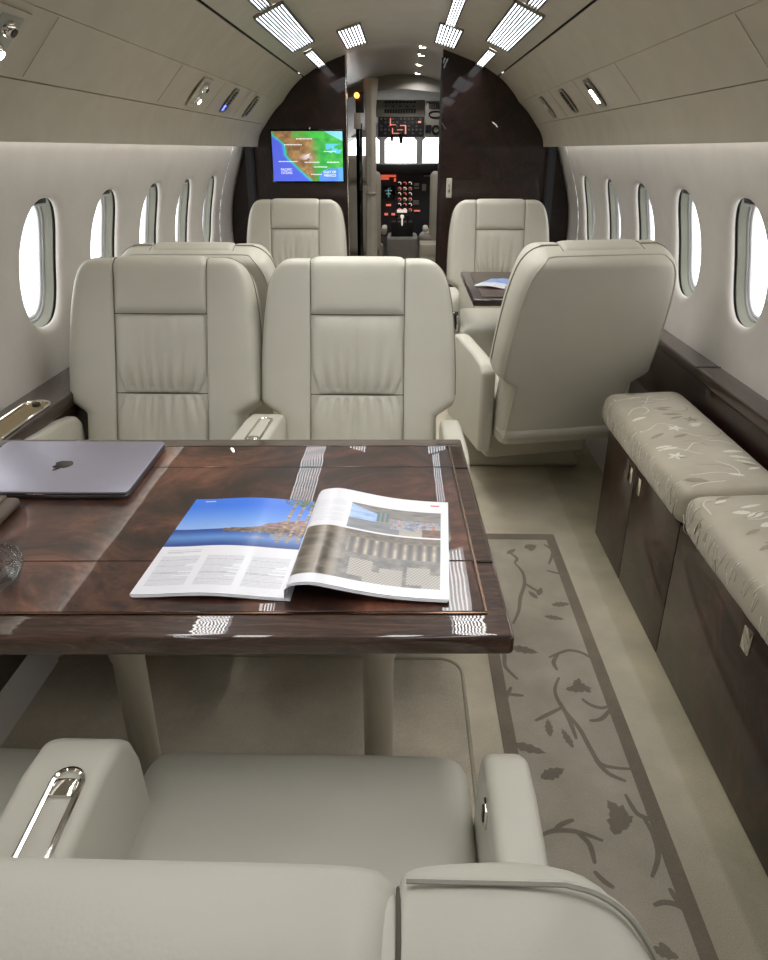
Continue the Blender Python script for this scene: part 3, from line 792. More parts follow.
def page_left(u, v):
    if v > .44:
        t = (v - .44) / .56
        hz = .33
        if t > hz:
            c = lerp((150, 186, 240), (58, 122, 232), (t - hz) / .5)
        else:
            q = (hz - t) / hz
            c = lerp((26, 62, 150), (96, 142, 206), min(1, q * 2.2)) if q < .55 else lerp((96, 142, 206), (36, 66, 138), (q - .55) / .45)
        ridge = hz + .02 + .20 * max(0, sstep(.5, .86, u) - .75 * sstep(.9, 1.05, u)) + .05 * (vnoise(u * 18, 2) - .5) * sstep(.5, .7, u)
        if u > .42 and hz - .01 < t < ridge: c = lerp((98, 74, 74), (198, 160, 150), fbm(u * 26, t * 30, 1))
        if u > .36 and hz - .055 < t < hz + .012 + .02 * sstep(.4, .7, u): c = lerp((54, 48, 50), (190, 160, 130), fbm(u * 40, t * 60, 2))
        if u > .5 and hz - .18 < t < hz - .05 and fbm(u * 30, t * 14, 3) > .52: c = lerp(c, (190, 160, 140), .55)
        for px_, w_, tt in ((.79, .011, 1.02), (.86, .010, 1.02), (.93, .010, .95), (.975, .008, .9)):
            cx = px_ + .035 * (t - .3)
            if abs(u - cx) < w_ and .1 < t < tt: c = lerp((112, 92, 74), (214, 190, 160), vnoise(t * 60, px_ * 30))
            r = math.hypot((u - cx - .0) * 1.0, (t - tt + .05) * 1.1)
            if r < .10 and vnoise(u * 70 + px_ * 100, t * 40, 2) > .55: c = lerp((58, 84, 66), (120, 140, 96), vnoise(u * 50, t * 50))
        if .09 < u < .17 and .93 < t < .945: c = (220, 230, 250)
        return c
    t = text_block(u, v, ((.06, .30),), .365, .405, .018, 3) or text_block(u, v, ((.05, .31), (.36, .62), (.67, .93)), .07, .34, .0115)
    return t or PAPER
def page_right(u, v):
    if .27 < u < .945 and .565 < v < .855:
        a, t = (u - .27) / .675, (v - .565) / .29
        c = lerp((176, 168, 156), (120, 112, 104), t)
        if t > .62 - .25 * a * .2: c = lerp((150, 144, 140), (96, 90, 86), fbm(a * 8, t * 12))
        if a < .3 and .35 < t < .95 - a * .8: c = lerp((120, 160, 220), (196, 214, 236), fbm(a * 10, t * 14, 1))
        if a < .55 and t < .38: c = lerp((150, 152, 156), (110, 112, 118), fbm(a * 6, t * 16, 2))
        if .3 < a < .42 and .42 < t < .8: c = (86, 120, 132) if (a * 40) % 2 < 1 else (150, 140, 120)
        if a > .45 and .2 < t < .58:
            q = fbm(a * 16, t * 14, 3); c = lerp((60, 72, 96), (224, 228, 236), q * 1.1)
            if q > .62: c = (176, 120, 88)
        if a > .8 and t < .3: c = lerp((74, 54, 44), (150, 110, 88), fbm(a * 20, t * 20))
        return c
    if u < .945 and .075 < v < .55:
        t = (v - .075) / .475
        q = fbm(u * 18, t * 13, 1); c = lerp((38, 34, 30), (150, 138, 122), q * 1.05 - .1)
        if t > .52 and u > .3:
            col = (u * 15) % 1; c = lerp((52, 44, 38), (206, 190, 164), (1 - abs(col - .5) * 2.4) * (.5 + .5 * vnoise(u * 30, t * 12)))
        if t > .84: c = lerp((140, 126, 106), (70, 60, 52), fbm(u * 30, t * 30, 2))
        if u < .28: c = lerp(c, (176, 166, 152), .4 + .3 * math.sin(u * 60))
        for cx, cy in ((.42, .25), (.62, .14), (.80, .22), (.52, .05), (.9, .1)):
            if abs(u - cx) < .075 and abs(t - cy) < .16: c = lerp((90, 84, 76), (196, 188, 176), .5 + .5 * math.sin(u * 260) * math.sin(t * 120))
        return c
    if .86 < u < .93 and .935 < v < .95: return (206, 90, 90)
    t = text_block(u, v, ((.04, .24),), .60, .86, .0135, 5)
    return lerp(t, PAPER, .65) if t else PAPER
def page_small_left(u, v):
    return lerp((70, 110, 210), (170, 196, 236), fbm(u * 6, v * 6)) if v > .4 else (text_block(u, v, ((.06, .45), (.52, .93)), .06, .36, .02) or PAPER)
def page_small_right(u, v):
    return lerp((60, 76, 130), (186, 196, 220), fbm(u * 9, v * 9, 2)) if .1 < v < .6 and u > .1 else PAPER
def printed(mb, f, paint, nu, nv):
    cols = []
    for j in range(nv + 1):
        for i in range(nu + 1): cols.append((*lin(paint(i / nu, j / nv)), 1))
    mb.grid(f, nu, nv); return cols
def magazine(loc, rz, pw, ph, label, pl, pr, nu, nv, hump=.026, skew=0):
    T = thing('magazine', label, 'magazine', loc, rz)
    def zl(s): return .0048 + .0055 * math.sin(PI * min(1, s / .97)) ** 2 * (1 - s * .2) - .0015 * s ** 8   # s: 0 outer edge .. 1 spine
    def zr(s): return .0050 + hump * (1 - math.exp(-(s / .05) ** 1.4)) * math.exp(-((max(0, s - .12)) / .40) ** 1.5)
    def xr(s): return pw * (s - .10 * math.exp(-((s - .06) / .05) ** 2) * .6)
    def fl_(u, v): return (-pw * (1 - u) + skew * v, (v - .5) * ph, zl(u) + .0004)
    def fr_(u, v): return (xr(u) + skew * v, (v - .5) * ph, zr(u) + .0004)
    for nm, f, pt in (('left_page', fl_, pl), ('right_page', fr_, pr)):
        B = MB(); c = printed(B, f, pt, nu, nv); B.build(nm, 'print', T, world=False, colors=c, angle=180)
    B = MB()
    for f, zz in ((fl_, zl), (fr_, zr)):
        n_ = 40
        topv = []; 
        for th, inset in ((-.0004, 0), (-.0016, -.0012), (-.0032, -.0024)):
            B.grid(lambda u, v: (lambda p: (p[0] - (inset if f is fl_ else -inset) * (1 if f is fl_ else 1), p[1] + inset, max(.0006, p[2] + th)))(f(u, v)), n_, 2)
        for v in (0, 1):
            B.grid(lambda u, w_: (lambda p: (p[0], p[1], max(.0006, p[2] - .0002 - .0034 * w_)))(f(u, v)), n_, 1)
        B.grid(lambda u, w_: (lambda p: (p[0], p[1], max(.0006, p[2] - .0002 - .0034 * w_)))(f(0 if f is fl_ else 1, u)), 2, 1)
    B.build('page_block', 'paper', T, world=False)
    return T
magazine((-.148, .957, TZ + .001), math.radians(-.5), .216, .292, 'open magazine with a blue seaside photograph lying on the burl table', page_left, page_right, 150, 190, skew=.012)

# ------------------------------------------------------------------ small forward table with its magazine
T2 = thing('side_table', 'small dark glossy pull-out table between the two starboard seats', 'table', (.62, 3.36, 0))
B = MB(); B.box((.62, 3.36, TZ - .016), (.66, .74, .030), .008, 3); tt = B.build('tabletop', 'bulk', T2)
B = MB(); B.box((.62, 3.36, TZ + .0006), (.58, .66, .0016)); B.build('veneer', 'cred', tt, smooth=False)
B = MB(); B.cyl((.90, 3.60, .0), (.90, 3.60, .69), .03, .03); B.build('leg', 'leg', T2)
magazine((.50, 3.30, TZ + .002), math.radians(-28), .15, .21, 'open magazine lying on the small dark table', page_small_left, page_small_right, 30, 40, .014)

# ------------------------------------------------------------------ bench cabinet and its cushions
BX = .715
C_ = thing('bench_cabinet', 'dark glossy wood cabinet under the embroidered bench cushions', 'cabinet', (.84, 1.2, 0))
B = MB(); B.box((.838, 1.24, .21), (.226, 2.17, .40), .004); B.build('carcass', 'cred', C_)
seams = [2.325, 2.01, 1.63, .90, .16]
for i in range(4):
    a, b = seams[i + 1] + .002, seams[i] - .002
    B = MB(); B.box((BX + .004, (a + b) / 2, .207), (.018, b - a, .405), .002); d = B.build('door', 'cred', C_)
    ly = {0: a + .03, 1: b - .05, 2: (a + b) / 2 + .03 - .15, 3: (a + b) / 2}[i]
    if i == 2: ly = 1.215
    B = MB(); B.box((BX - .006, ly, .362), (.006, .036, .055), .002); l_ = B.build('latch', 'chrome', d)
    B = MB(); B.box((BX - .0098, ly, .353), (.003, .022, .022), .001); B.build('latch_tab', 'grey_metal', l_)
# embroidered motifs: flat leaves and stems lying on the fabric
def leaf_poly(cx, cy, ang, ln, wd, z, serr=0, n_=9):
    out = []
    for i in range(2 * n_):
        t = i / n_ if i <= n_ else 2 - i / n_
        sgn = 1 if i <= n_ else -1
        w_ = wd * math.sin(PI * t) ** .8 * (1 - .35 * t) * (1 + (serr * (1 if i % 2 else -1)))
        x = (t - .5) * ln; y = sgn * w_
        out.append((cx + x * math.cos(ang) - y * math.sin(ang), cy + x * math.sin(ang) + y * math.cos(ang), z))
    return out
def ribbon(B, pts, w_, zf):
    pts = catmull(pts, 6); vs = []; fs = []
    for i, p in enumerate(pts):
        a = Vector(pts[max(0, i - 1)][:2]); b = Vector(pts[min(len(pts) - 1, i + 1)][:2]); t = (b - a); t = t.normalized() if t.length > 0 else Vector((1, 0)); nn = Vector((-t.y, t.x))
        ww = w_ * (1 - .45 * abs(2 * i / (len(pts) - 1) - 1) ** 2)
        for s_ in (-1, 1):
            q = (p[0] + nn.x * ww * s_, p[1] + nn.y * ww * s_); vs.append((q[0], q[1], zf(*q)))
    for i in range(len(pts) - 1): fs.append((2 * i, 2 * i + 1, 2 * i + 3, 2 * i + 2))
    B.add(vs, fs)
def fan(B, poly, zf):
    cx = sum(p[0] for p in poly) / len(poly); cy = sum(p[1] for p in poly) / len(poly)
    vs = [(cx, cy, zf(cx, cy))] + [(p[0], p[1], zf(p[0], p[1])) for p in poly]
    B.add(vs, [(0, i + 1, (i + 1) % len(poly) + 1) for i in range(len(poly))])
for ci, (ya, yb, lab) in enumerate(((1.585, 2.36, 'embroidered beige satin bench cushion nearest the swivel seat'), (.20, 1.58, 'long embroidered beige satin bench cushion cut by the picture edge'))):
    cx0, cx1 = .682, .945; z0, z1 = .413, .528
    T = thing('bench_cushion', lab, 'cushion', ((cx0 + cx1) / 2, (ya + yb) / 2, z0), 0, 'bench cushions')
    hx, hy, hz = (cx1 - cx0) / 2, (yb - ya) / 2, (z1 - z0) / 2; c = Vector(((cx0 + cx1) / 2, (ya + yb) / 2, (z0 + z1) / 2))
    def top_z(x, y):
        r = min(1, max(abs((x - c.x) / hx), abs((y - c.y) / hy) ** 4)); q = max(0, 1 - r ** 4.5) ** (1 / 4.5)
        return c.z + hz * q + .016 * (x - cx0) / (cx1 - cx0) * q
    B = MB()
    def f(u, v):
        a = 2 * PI * u; b = PI * (v - .5); s1_, c1_ = math.sin(a), math.cos(a)
        q = (abs(c1_) ** 16 + abs(s1_) ** 16) ** (-1 / 16); s1_ *= q; c1_ *= q
        s2_, c2_ = math.copysign(abs(math.sin(b)) ** (2 / 4.5), math.sin(b)), abs(math.cos(b)) ** (2 / 4.5)
        x = c.x + hx * c1_ * c2_; y = c.y + hy * s1_ * c2_ ** .25; z = c.z + hz * s2_
        if s2_ > 0: z += .016 * (x - cx0) / (cx1 - cx0) * s2_
        z += .0018 * math.sin(y * 70 + 3 * math.sin(x * 30)) * (1 - abs(s2_)) 
        return (x, y, z)
    B.grid(f, 120, 40); cu = B.build('cushion_body', 'satin', T, angle=60)
    rr = random.Random(11 + ci)
    zf = lambda x, y: top_z(x, y) + .0007
    BW, BT = MB(), MB()
    ncl = int((yb - ya) * 62)
    for k in range(ncl):
        x = rr.uniform(cx0 + .035, cx1 - .05); y = ya + .03 + (yb - ya - .06) * (k + rr.random()) / ncl; an = rr.uniform(-.6, .6) + (PI if rr.random() < .5 else 0)
        tgt = BW if rr.random() < .62 else BT
        kind = rr.random()
        if kind < .42:
            fan(tgt, [(min(max(p[0], cx0 + .02), cx1 - .03), min(max(p[1], ya + .015), yb - .015)) for p in leaf_poly(x, y, an, rr.uniform(.035, .065), rr.uniform(.007, .012), 0, .10)], zf)
        elif kind < .50:
            for q in range(5):
                fan(tgt, [(min(max(p[0], cx0 + .02), cx1 - .03), min(max(p[1], ya + .015), yb - .015)) for p in leaf_poly(x + .012 * math.cos(an + q * 1.25), y + .012 * math.sin(an + q * 1.25), an + q * 1.25, .024, .006, 0)], zf)
        else:
            pts = [(x, y)]
            for q in range(4):
                an += rr.uniform(-.7, .7); pts.append((min(max(pts[-1][0] + .024 * math.cos(an), cx0 + .02), cx1 - .015), min(max(pts[-1][1] + .024 * math.sin(an), ya + .02), yb - .02)))
            ribbon(tgt, pts, .0016, zf)
    # strokes running over the front edge
    for k in range(int((yb - ya) * 95)):
        y = rr.uniform(ya + .02, yb - .02); x = cx0
        pts = []; zz = rr.uniform(.44, .505); ln = rr.uniform(.02, .06); dy = rr.uniform(-.015, .015)
        for q in range(6):
            t = q / 5; z = zz - ln * (t - .5); s2_ = max(-1, min(1, (z - c.z) / hz)); c2_ = max(0, 1 - abs(s2_) ** 4.5) ** (1 / 4.5)
            pts.append((c.x - hx * c2_ - .0001, y + dy * t, z))
        (BW if rr.random() < .93 else BT).tube(pts, .0011, 4)
    BW.build('pale_embroidery', 'thread_white', cu, angle=180)['kind'] = 'stuff'; BT.build('taupe_embroidery', 'thread_taupe', cu, angle=180)['kind'] = 'stuff'

# ------------------------------------------------------------------ aisle runner and footwell carpet
RN = thing('aisle_runner', 'taupe aisle carpet runner with a dark border and woven vines', 'carpet', (.40, .6, 0))
rx0, rx1, ry0, ry1 = .247, .556, -2.0, 2.305; bw = .032
B = MB(); B.box(((rx0 + rx1) / 2, (ry0 + ry1) / 2, .0015), (rx1 - rx0 - .01, ry1 - ry0 - .01, .003)); B.build('field', 'run_field', RN, smooth=False)
B = MB(); B.box((rx0 + bw / 2, (ry0 + ry1) / 2, .002), (bw, ry1 - ry0, .004)); B.box((rx1 - bw / 2, (ry0 + ry1) / 2, .002), (bw, ry1 - ry0, .004)); B.box(((rx0 + rx1) / 2, ry1 - .02, .002), (rx1 - rx0 - 2 * bw, .04, .004)); B.build('border', 'run_band', RN, smooth=False)
def fp(cx, cy): p = atZ(480 + cx / 2.18, 520 + cy / 2.18, 0); return (p.x, p.y)
zf = lambda x, y: .0045
VB = MB()
vines = [[(75, 95), (92, 115), (97, 140), (88, 170), (84, 200), (72, 228)], [(97, 140), (130, 160)], [(140, 55), (158, 70), (150, 98)], [(60, 70), (80, 85), (75, 95)], [(145, 112), (185, 122)],
 [(150, 302), (190, 287), (222, 292), (252, 310)], [(170, 295), (160, 312), (168, 330)],
 [(172, 345), (163, 375), (180, 412), (215, 455), (240, 500), (262, 533), (300, 543), (345, 545)], [(180, 410), (150, 425), (120, 440)], [(175, 400), (195, 440), (210, 480)], [(250, 525), (280, 555), (318, 572)],
 [(222, 392), (240, 405), (265, 412), (288, 405)], [(238, 440), (265, 435), (292, 405)],
 [(35, 288), (52, 295), (55, 322), (82, 350)], [(68, 366), (60, 382), (55, 395)], [(62, 382), (95, 385)],
 [(316, 600), (340, 640), (368, 655), (388, 668)], [(355, 650), (378, 690), (388, 735), (374, 782)],
 [(135, 690), (160, 680), (210, 682), (268, 702)], [(160, 680), (180, 665), (204, 656)], [(212, 684), (238, 710), (250, 752)],
 [(378, 843), (400, 836), (430, 842), (458, 864)], [(412, 805), (425, 825), (440, 848)], [(455, 855), (462, 875)],
 [(248, 768), (270, 790), (292, 805)], [(390, 925), (415, 945)]]
for k, vn in enumerate(vines): ribbon(VB, [fp(*q) for q in vn], .0058, lambda a, b: .0031 + .00012 * (k % 7))
LFN = [0]
def lf(cx, cy, ang, ln, wd, serr=.18): x, y = fp(cx, cy); LFN[0] += 1; k = LFN[0] % 6; fan(VB, leaf_poly(x, y, ang, ln, wd, 0, serr), lambda a, b: .0033 + .00012 * k)
for q in [(110, 60, .4, .05, .022), (112, 62, 1.3, .05, .016), (115, 165, 2.0, .05, .011), (130, 158, 1.2, .05, .011), (176, 186, .15, .06, .015), (162, 215, -.25, .06, .013), (95, 285, -.3, .085, .018), (150, 455, 1.5, .06, .011), (190, 478, 1.8, .065, .010), (105, 500, -.35, .085, .016), (158, 555, .45, .065, .018), (302, 655, 1.1, .085, .024), (300, 640, 2.0, .07, .02), (310, 660, .5, .06, .018), (215, 370, .1, .07, .016), (212, 362, 1.2, .06, .014), (222, 365, 2.2, .06, .014), (68, 70, .8, .05, .012), (400, 945, 2.8, .05, .012)]: lf(*q)
# the same weave repeats further aft
sh = [(v[0], v[1] - 1.52, v[2]) for v in VB.v if True]; fs0 = list(VB.f)
VB.add(sh, fs0); VB.build('vine_pattern', 'run_vine', RN, smooth=False)['kind'] = 'stuff'
FW = thing('footwell_carpet', 'plain beige footwell carpet with pale piping under the burl table', 'carpet', (-.38, 1.0, 0))
pr = rrect(.555, .55, .06, 8)
B = MB(); B.prism([(x - .385, y + 1.04) for x, y in pr], 'z', 0, .004); B.build('carpet_field', 'inset', FW, smooth=False)
B = MB(); B.tube([(x - .385, y + 1.04, .004) for x, y in pr], .005, 8, True); B.build('piping', 'piping', FW)

# ------------------------------------------------------------------ map screen on the port bulkhead
sc = atY(308, 156.5, Y1); sw, shh = .432, .280
S = thing('map_screen', 'flat screen on the dark bulkhead showing a coloured flight map', 'screen', (sc.x, Y1, sc.z))
B = MB(); B.box((sc.x, Y1 - .008, sc.z), (sw + .020, .016, shh + .020), .004); B.build('housing', 'blackgl', S)
def coast(y): return float(np.interp(y, [0, .07, .26, .48, .64, .80, 1.0], [0.0, .015, .175, .19, .30, .41, .55]))
def mapcol(u, v):
    x, y = u, 1 - v
    cx = coast(y) + .012 * (vnoise(y * 20, 1) - .5)
    if x < cx: 
        d = cx - x; return lerp((70, 200, 220), (86, 104, 226), d / .05)
    br = sstep(.70, .52, x + .10 * (vnoise(x * 6, y * 6) - .5) + .12 * (y < .12))
    q = fbm(x * 14, y * 12, 1)
    c = lerp(lerp((40, 150, 70), (96, 190, 84), q), lerp((104, 76, 54), (190, 150, 100), q), br)
    if x - cx < .035: c = lerp((60, 190, 90), c, (x - cx) / .035)
    if y < .14 and .28 < x < .75: c = lerp(c, (70, 200, 70), .6)
    if x > .74 and y < (x - .74) * .75: c = lerp((150, 200, 240), (110, 210, 200), q)
    if fbm(x * 12, y * 16, 2) > .60 and .76 < x < .98 and .24 < y < .44: c = (96, 190, 220)
    if ((x - .85) / .19) ** 2 + ((y - .93) / .19) ** 2 < 1 and x > .66: c = lerp((96, 150, 246), (80, 120, 236), q)
    if x > .93 and y > .72: c = (96, 160, 240)
    r = math.hypot((x - .48) / .12, (y - .52) / .10)
    if r < 1 and q > .42: c = lerp((214, 206, 216), c, r)
    return c
B = MB(); c = printed(B, lambda u, v: (sc.x - sw / 2 + sw * u, Y1 - .0168, sc.z - shh / 2 + shh * v), mapcol, 140, 92); scr = B.build('display', 'screen', S, colors=c, smooth=False)
def text_mesh(B, txt, x, y, z, size):
    cu = bpy.data.curves.new('t', 'FONT'); cu.body = txt; cu.size = size; cu.align_x = 'CENTER'; cu.align_y = 'CENTER'
    o = bpy.data.objects.new('t', cu); COL.objects.link(o); bpy.context.view_layer.update()
    me = bpy.data.meshes.new_from_object(o.evaluated_get(bpy.context.evaluated_depsgraph_get()))
    B.add([(x + v.co.x, y, z + v.co.y) for v in me.vertices], [tuple(p.vertices) for p in me.polygons])
    bpy.data.objects.remove(o); bpy.data.curves.remove(cu); bpy.data.meshes.remove(me)
B = MB(); yy = Y1 - .0176
def sp(u, v): return sc.x - sw / 2 + sw * u, sc.z + shh / 2 - shh * v
for t_, u, v, sz in (('PACIFIC', .19, .765, .020), ('OCEAN', .19, .83, .020), ('GULF OF', .81, .815, .020), ('MEXICO', .81, .885, .020)):
    x, z = sp(u, v); text_mesh(B, t_, x, yy, z, sz)
for u, v, w_ in ((.46, .15, .22), (.30, .265, .24), (.82, .40, .16), (.22, .60, .26), (.56, .615, .2), (.86, .615, .16), (.68, .71, .18), (.62, .86, .14)):
    x, z = sp(u, v); k = 0; xx = x - sw * w_ / 2
    while xx < x + sw * w_ / 2: B.box((xx, yy, z), (.0052, .0006, .005)); xx += .0085; k += 1
B.build('map_lettering', 'white_text', scr, smooth=False)
B = MB(); x, z = sp(.505, .47); s0 = .013
B.add([(x - s0 * 1.7, yy - .0005, z - s0 * .5), (x + s0 * 1.6, yy - .0005, z + s0 * .9), (x + s0 * .2, yy - .0005, z + s0 * .0), (x + .3 * s0, yy - .0005, z - s0 * 1.3), (x - .2 * s0, yy - .0005, z - s0 * .2)], [(0, 2, 1), (0, 4, 2), (4, 3, 2)]); B.build('aircraft_symbol', 'white_text', scr, smooth=False)

# ------------------------------------------------------------------ vestibule and cockpit
YV = 6.75; YW = 7.9
B = MB(); vp = [(-.9, 1.2), (-.80, 1.50)] + cs + [(.80, 1.50), (.9, 1.2)]
B.grid(lambda u, v: (lambda q: (XC + q[0], Y1 + (YV - Y1 + .3) * u, q[1] + .001))(vp[int(round(v * (len(vp) - 1)))]), 1, len(vp) - 1); struct(B.build('ceiling_vestibule', 'vest', angle=50))
for side, nm in ((-1, 'wall_vestibule_left'), (1, 'wall_vestibule_right')):
    B = MB(); B.box((XC + side * .92, (Y1 + .04 + YW) / 2 + .2, .65), (.04, YW - Y1 + .6, 1.34)); struct(B.build(nm, 'cock_dark', smooth=False))
# arched header where the cockpit begins
B = MB(); arch = [(-.92, 1.1), (-.92, 2.0), (.92, 2.0), (.92, 1.1), (.80, 1.44), (.60, 1.61), (.30, 1.705), (0, 1.73), (-.30, 1.705), (-.60, 1.61), (-.80, 1.44)]
B.prism([(x + XC, z) for x, z in arch], 'y', YV, YV + .05); struct(B.build('wall_cockpit_arch', 'cock_grey', smooth=False))
B = MB(); ca = [(-.92, 1.30), (-.7, 1.55), (-.35, 1.74), (0, 1.79), (.35, 1.74), (.7, 1.55), (.92, 1.30)]
ca = catmull(ca, 4); B.grid(lambda u, v: (lambda q: (XC + q[0], YV + (YW + .1 - YV) * u, q[1] - .32 * u * (q[1] > 1.2)))(ca[int(round(v * (len(ca) - 1)))]), 6, len(ca) - 1); struct(B.build('ceiling_cockpit', 'cock_grey'))
# windscreen wall with three openings
def cz(y): return atY(400, y, YW).z
def cx_(x): return atY(x, 150, YW).x
zb, zt = cz(163.5), cz(137.5)
B = MB()
B.box((XC, YW, (zb - .0) / 2), (1.9, .05, zb)); B.box((XC, YW, zt + .4), (1.9, .05, .8))
for a, b in ((330, 340), (379.5, 385), (416.5, 422.5), (452, 470)):
    a, b = cx_(a), cx_(b); B.box(((a + b) / 2, YW - .01, (zb + zt) / 2), (b - a, .06, zt - zb + .04), .008)
B.box((cx_(300), YW, (zb + zt) / 2), (cx_(330) - cx_(270), .05, zt - zb + .02)); B.box((cx_(505), YW, (zb + zt) / 2), (cx_(540) - cx_(470), .05, zt - zb + .02))
struct(B.build('wall_windscreen', 'cock_grey'))
for a, b in ((340, 379.5), (385, 416.5), (422.5, 452)):
    wn += 1; W = sempty('window_%d' % wn, (cx_((a + b) / 2), YW, zb))
    B = MB(); x0_, x1_ = cx_(a), cx_(b); B.add([(x0_, YW + .01, zb), (x1_, YW + .01, zb), (x1_, YW + .01, zt), (x0_, YW + .01, zt)], [(0, 1, 2, 3)]); B.build('pane', 'pane', W, smooth=False)
    B = MB(); g_ = .03
    for sx, xx in ((1, x0_), (-1, x1_)):
        B.add([(xx, YW - .035, zt), (xx + sx * g_, YW - .035, zt), (xx, YW - .035, zt - g_)], [(0, 1, 2)])
    B.build('window_frame', 'cock_grey', W, smooth=False)
# glareshield, instrument panel, pedestal
YP = 7.45
def q(x, y, Y=YP): return atY(x, y, Y)
def pbox(B, xa, ya, xb, yb, Y=YP, d=.02, out=0, r=0):
    a, b = q(xa, ya, Y), q(xb, yb, Y); B.box(((a.x + b.x) / 2, Y - out, (a.z + b.z) / 2), (abs(b.x - a.x), d, abs(a.z - b.z)), r)
IP = thing('instrument_panel', 'dark cockpit instrument panel with rows of lit gauges beyond the doorway', 'instrument panel', (XC, YP, .4))
B = MB(); pbox(B, 330, 166, 470, 236, YP, .05, -.03); B.build('panel', 'cock_dark', IP, smooth=False)
B = MB(); a, b = q(330, 163, YP), q(470, 172, YP); B.box(((a.x + b.x) / 2, YP - .06, (a.z + b.z) / 2), (b.x - a.x, .26, a.z - b.z), .015, 3); B.build('glareshield', 'black', IP)
B = MB(); pbox(B, 382, 186, 395, 199, YP, .014, .006, .003); sc_ = B.build('display', 'blackgl', IP); B = MB(); pbox(B, 385, 190, 392, 191, YP, .004, .016); pbox(B, 386, 193, 391, 194.2, YP, .004, .016); pbox(B, 388, 188, 389, 197, YP, .004, .016); B.build('display_trace', 'cyanl', sc_, smooth=False)
def each(name, mat, par, rects, Y, d, out, r=0):
    for xa, ya, xb, yb in rects: B = MB(); pbox(B, xa, ya, xb, yb, Y, d, out, r); B.build(name, mat, par, smooth=False)
each('warning_light', 'redl', IP, ((381, 174.8, 396, 177.0), (381, 177.4, 389, 179.6), (394, 178, 396, 181.5)), YP, .014, .01)
each('caution_light', 'redl', IP, ((386, 204, 391, 206), (384.5, 213, 388, 215.2), (391.5, 213, 395, 215.2), (350, 175, 353, 178), (350, 204, 354, 206), (414, 210, 420, 211.4)), YP, .014, .01)
for row in range(6):
    for colm in range(3):
        c0 = q(399.5 + colm * 5.3, 183.5 + row * 5.3)
        B = MB(); B.lathe([(.0, 0), (.017, 0), (.020, .006), (.022, .0), (.022, -.01)], n=16)
        for i in range(len(B.v)): v = B.v[i]; B.v[i] = (c0.x + v[0], YP - .006 - v[2], c0.z + v[1])
        g_ = B.build('engine_gauge', 'grey_metal' if row % 2 else 'black', IP)
        B = MB(); B.tube([(c0.x + .014 * math.cos(a), YP - .015, c0.z + .014 * math.sin(a)) for a in np.linspace(-.6, 2.6, 8)], .0035, 5); B.build('gauge_arc', 'redl' if (row + colm) % 2 else 'whitel', g_)
B = MB(); pbox(B, 397, 209.5, 407, 212.5, YP, .02, .012, .003); B.build('bright_keys', 'whitel', IP)
each('switch_block', 'grey_metal', IP, ((373, 175, 378, 176.5), (424, 175, 433, 176.5), (376, 183.5, 379, 185), (376, 190, 379.5, 193), (376, 196, 379.5, 199), (414, 183, 419, 186), (414, 187, 419, 189), (422, 184, 426, 191), (397, 215, 405, 219), (413, 200, 419, 205)), YP, .012, .008, .002)
PD = thing('centre_pedestal', 'grey cockpit centre pedestal with black throttle levers', 'pedestal', (XC, 6.9, 0))
B = MB(); Yp = 6.95
a, b = q(385, 237, Yp), q(419, 260, Yp); B.box(((a.x + b.x) / 2, 7.17, a.z / 2), (.29, .42, a.z), .03, 3); B.build('housing', 'cock_grey', PD)
c0 = q(402, 234, Yp); B = MB(); B.box((c0.x, Yp + .12, c0.z + .02), (.20, .16, .16), .01); B.build('lever_quadrant', 'black', PD)
for k in range(3):
    B = MB(); x = c0.x - .05 + .05 * k; B.cyl((x, Yp + .05, c0.z + .06), (x, Yp + .02, c0.z + .14), .007); B.box((x, Yp + .02, c0.z + .15), (.03, .02, .025), .004); B.build('throttle_lever', 'black' if k != 1 else 'whitel', PD)
# overhead console
OC = thing('overhead_console', 'cockpit overhead console of grey placard rows above a dark switch panel', 'switch panel', (XC, 6.9, 1.6))
YO = 7.0
B = MB(); pbox(B, 376, 100, 425, 117, YO, .03, 0, .004); B.build('placard_panel', 'cock_grey', OC)
B = MB(); pbox(B, 378, 116, 424, 137, YO, .03, -.005, .004); B.build('switch_panel', 'cock_dark', OC)
each('breaker', 'black', OC, [(384.5 + i * 2.65, 109.3, 386.6 + i * 2.65, 113.3) for i in range(12)] + [(384.5 + i * 3.6, 101.5, 387.3 + i * 3.6, 103) for i in range(9)] + [(385 + i * 7, 106, 387 + i * 7, 107) for i in range(5)], YO, .01, .016)
each('lit_legend', 'redl', OC, ((390, 124.5, 396, 125.3), (390, 118, 391, 126), (392, 128, 393, 134), (400, 125, 406, 126), (405, 126, 406.2, 134), (397, 129.5, 403, 130.4), (418, 121, 421, 123), (393, 133, 400, 133.8)), YO, .01, .018)
each('toggle_switch', 'grey_metal', OC, [(380.5 + i * 3.9, 118 + r_ * 3.6, 382.3 + i * 3.9, 119.8 + r_ * 3.6) for r_ in range(5) for i in range(11) if (r_ * 5 + i * 3) % 7 < 5], YO, .012, .014)
B = MB(); c0 = q(401, 141, YO); B.cyl(c0 + Vector((0, -.02, .06)), c0 + Vector((0, -.02, -.02)), .02, .014, 14); B.build('knob', 'black', OC); B = MB(); c1 = q(392, 140, YO); B.cyl(c1 + Vector((0, -.02, .04)), c1 + Vector((0, -.02, -.01)), .014, .01, 14); B.build('knob', 'black', OC)
SP = thing('side_switch_panel', 'grey cockpit side panel with black vents right of the overhead console', 'switch panel', q(432, 118, 6.9))
B = MB(); pbox(B, 426, 101, 446, 137, 6.9, .03, 0, .006); B.build('panel', 'cock_grey', SP)
each('vent', 'black', SP, [(429 + i * 2.2, 103.5, 430.4 + i * 2.2, 109) for i in range(5)] + [(425.5, 125, 431, 133)], 6.9, .01, .018)
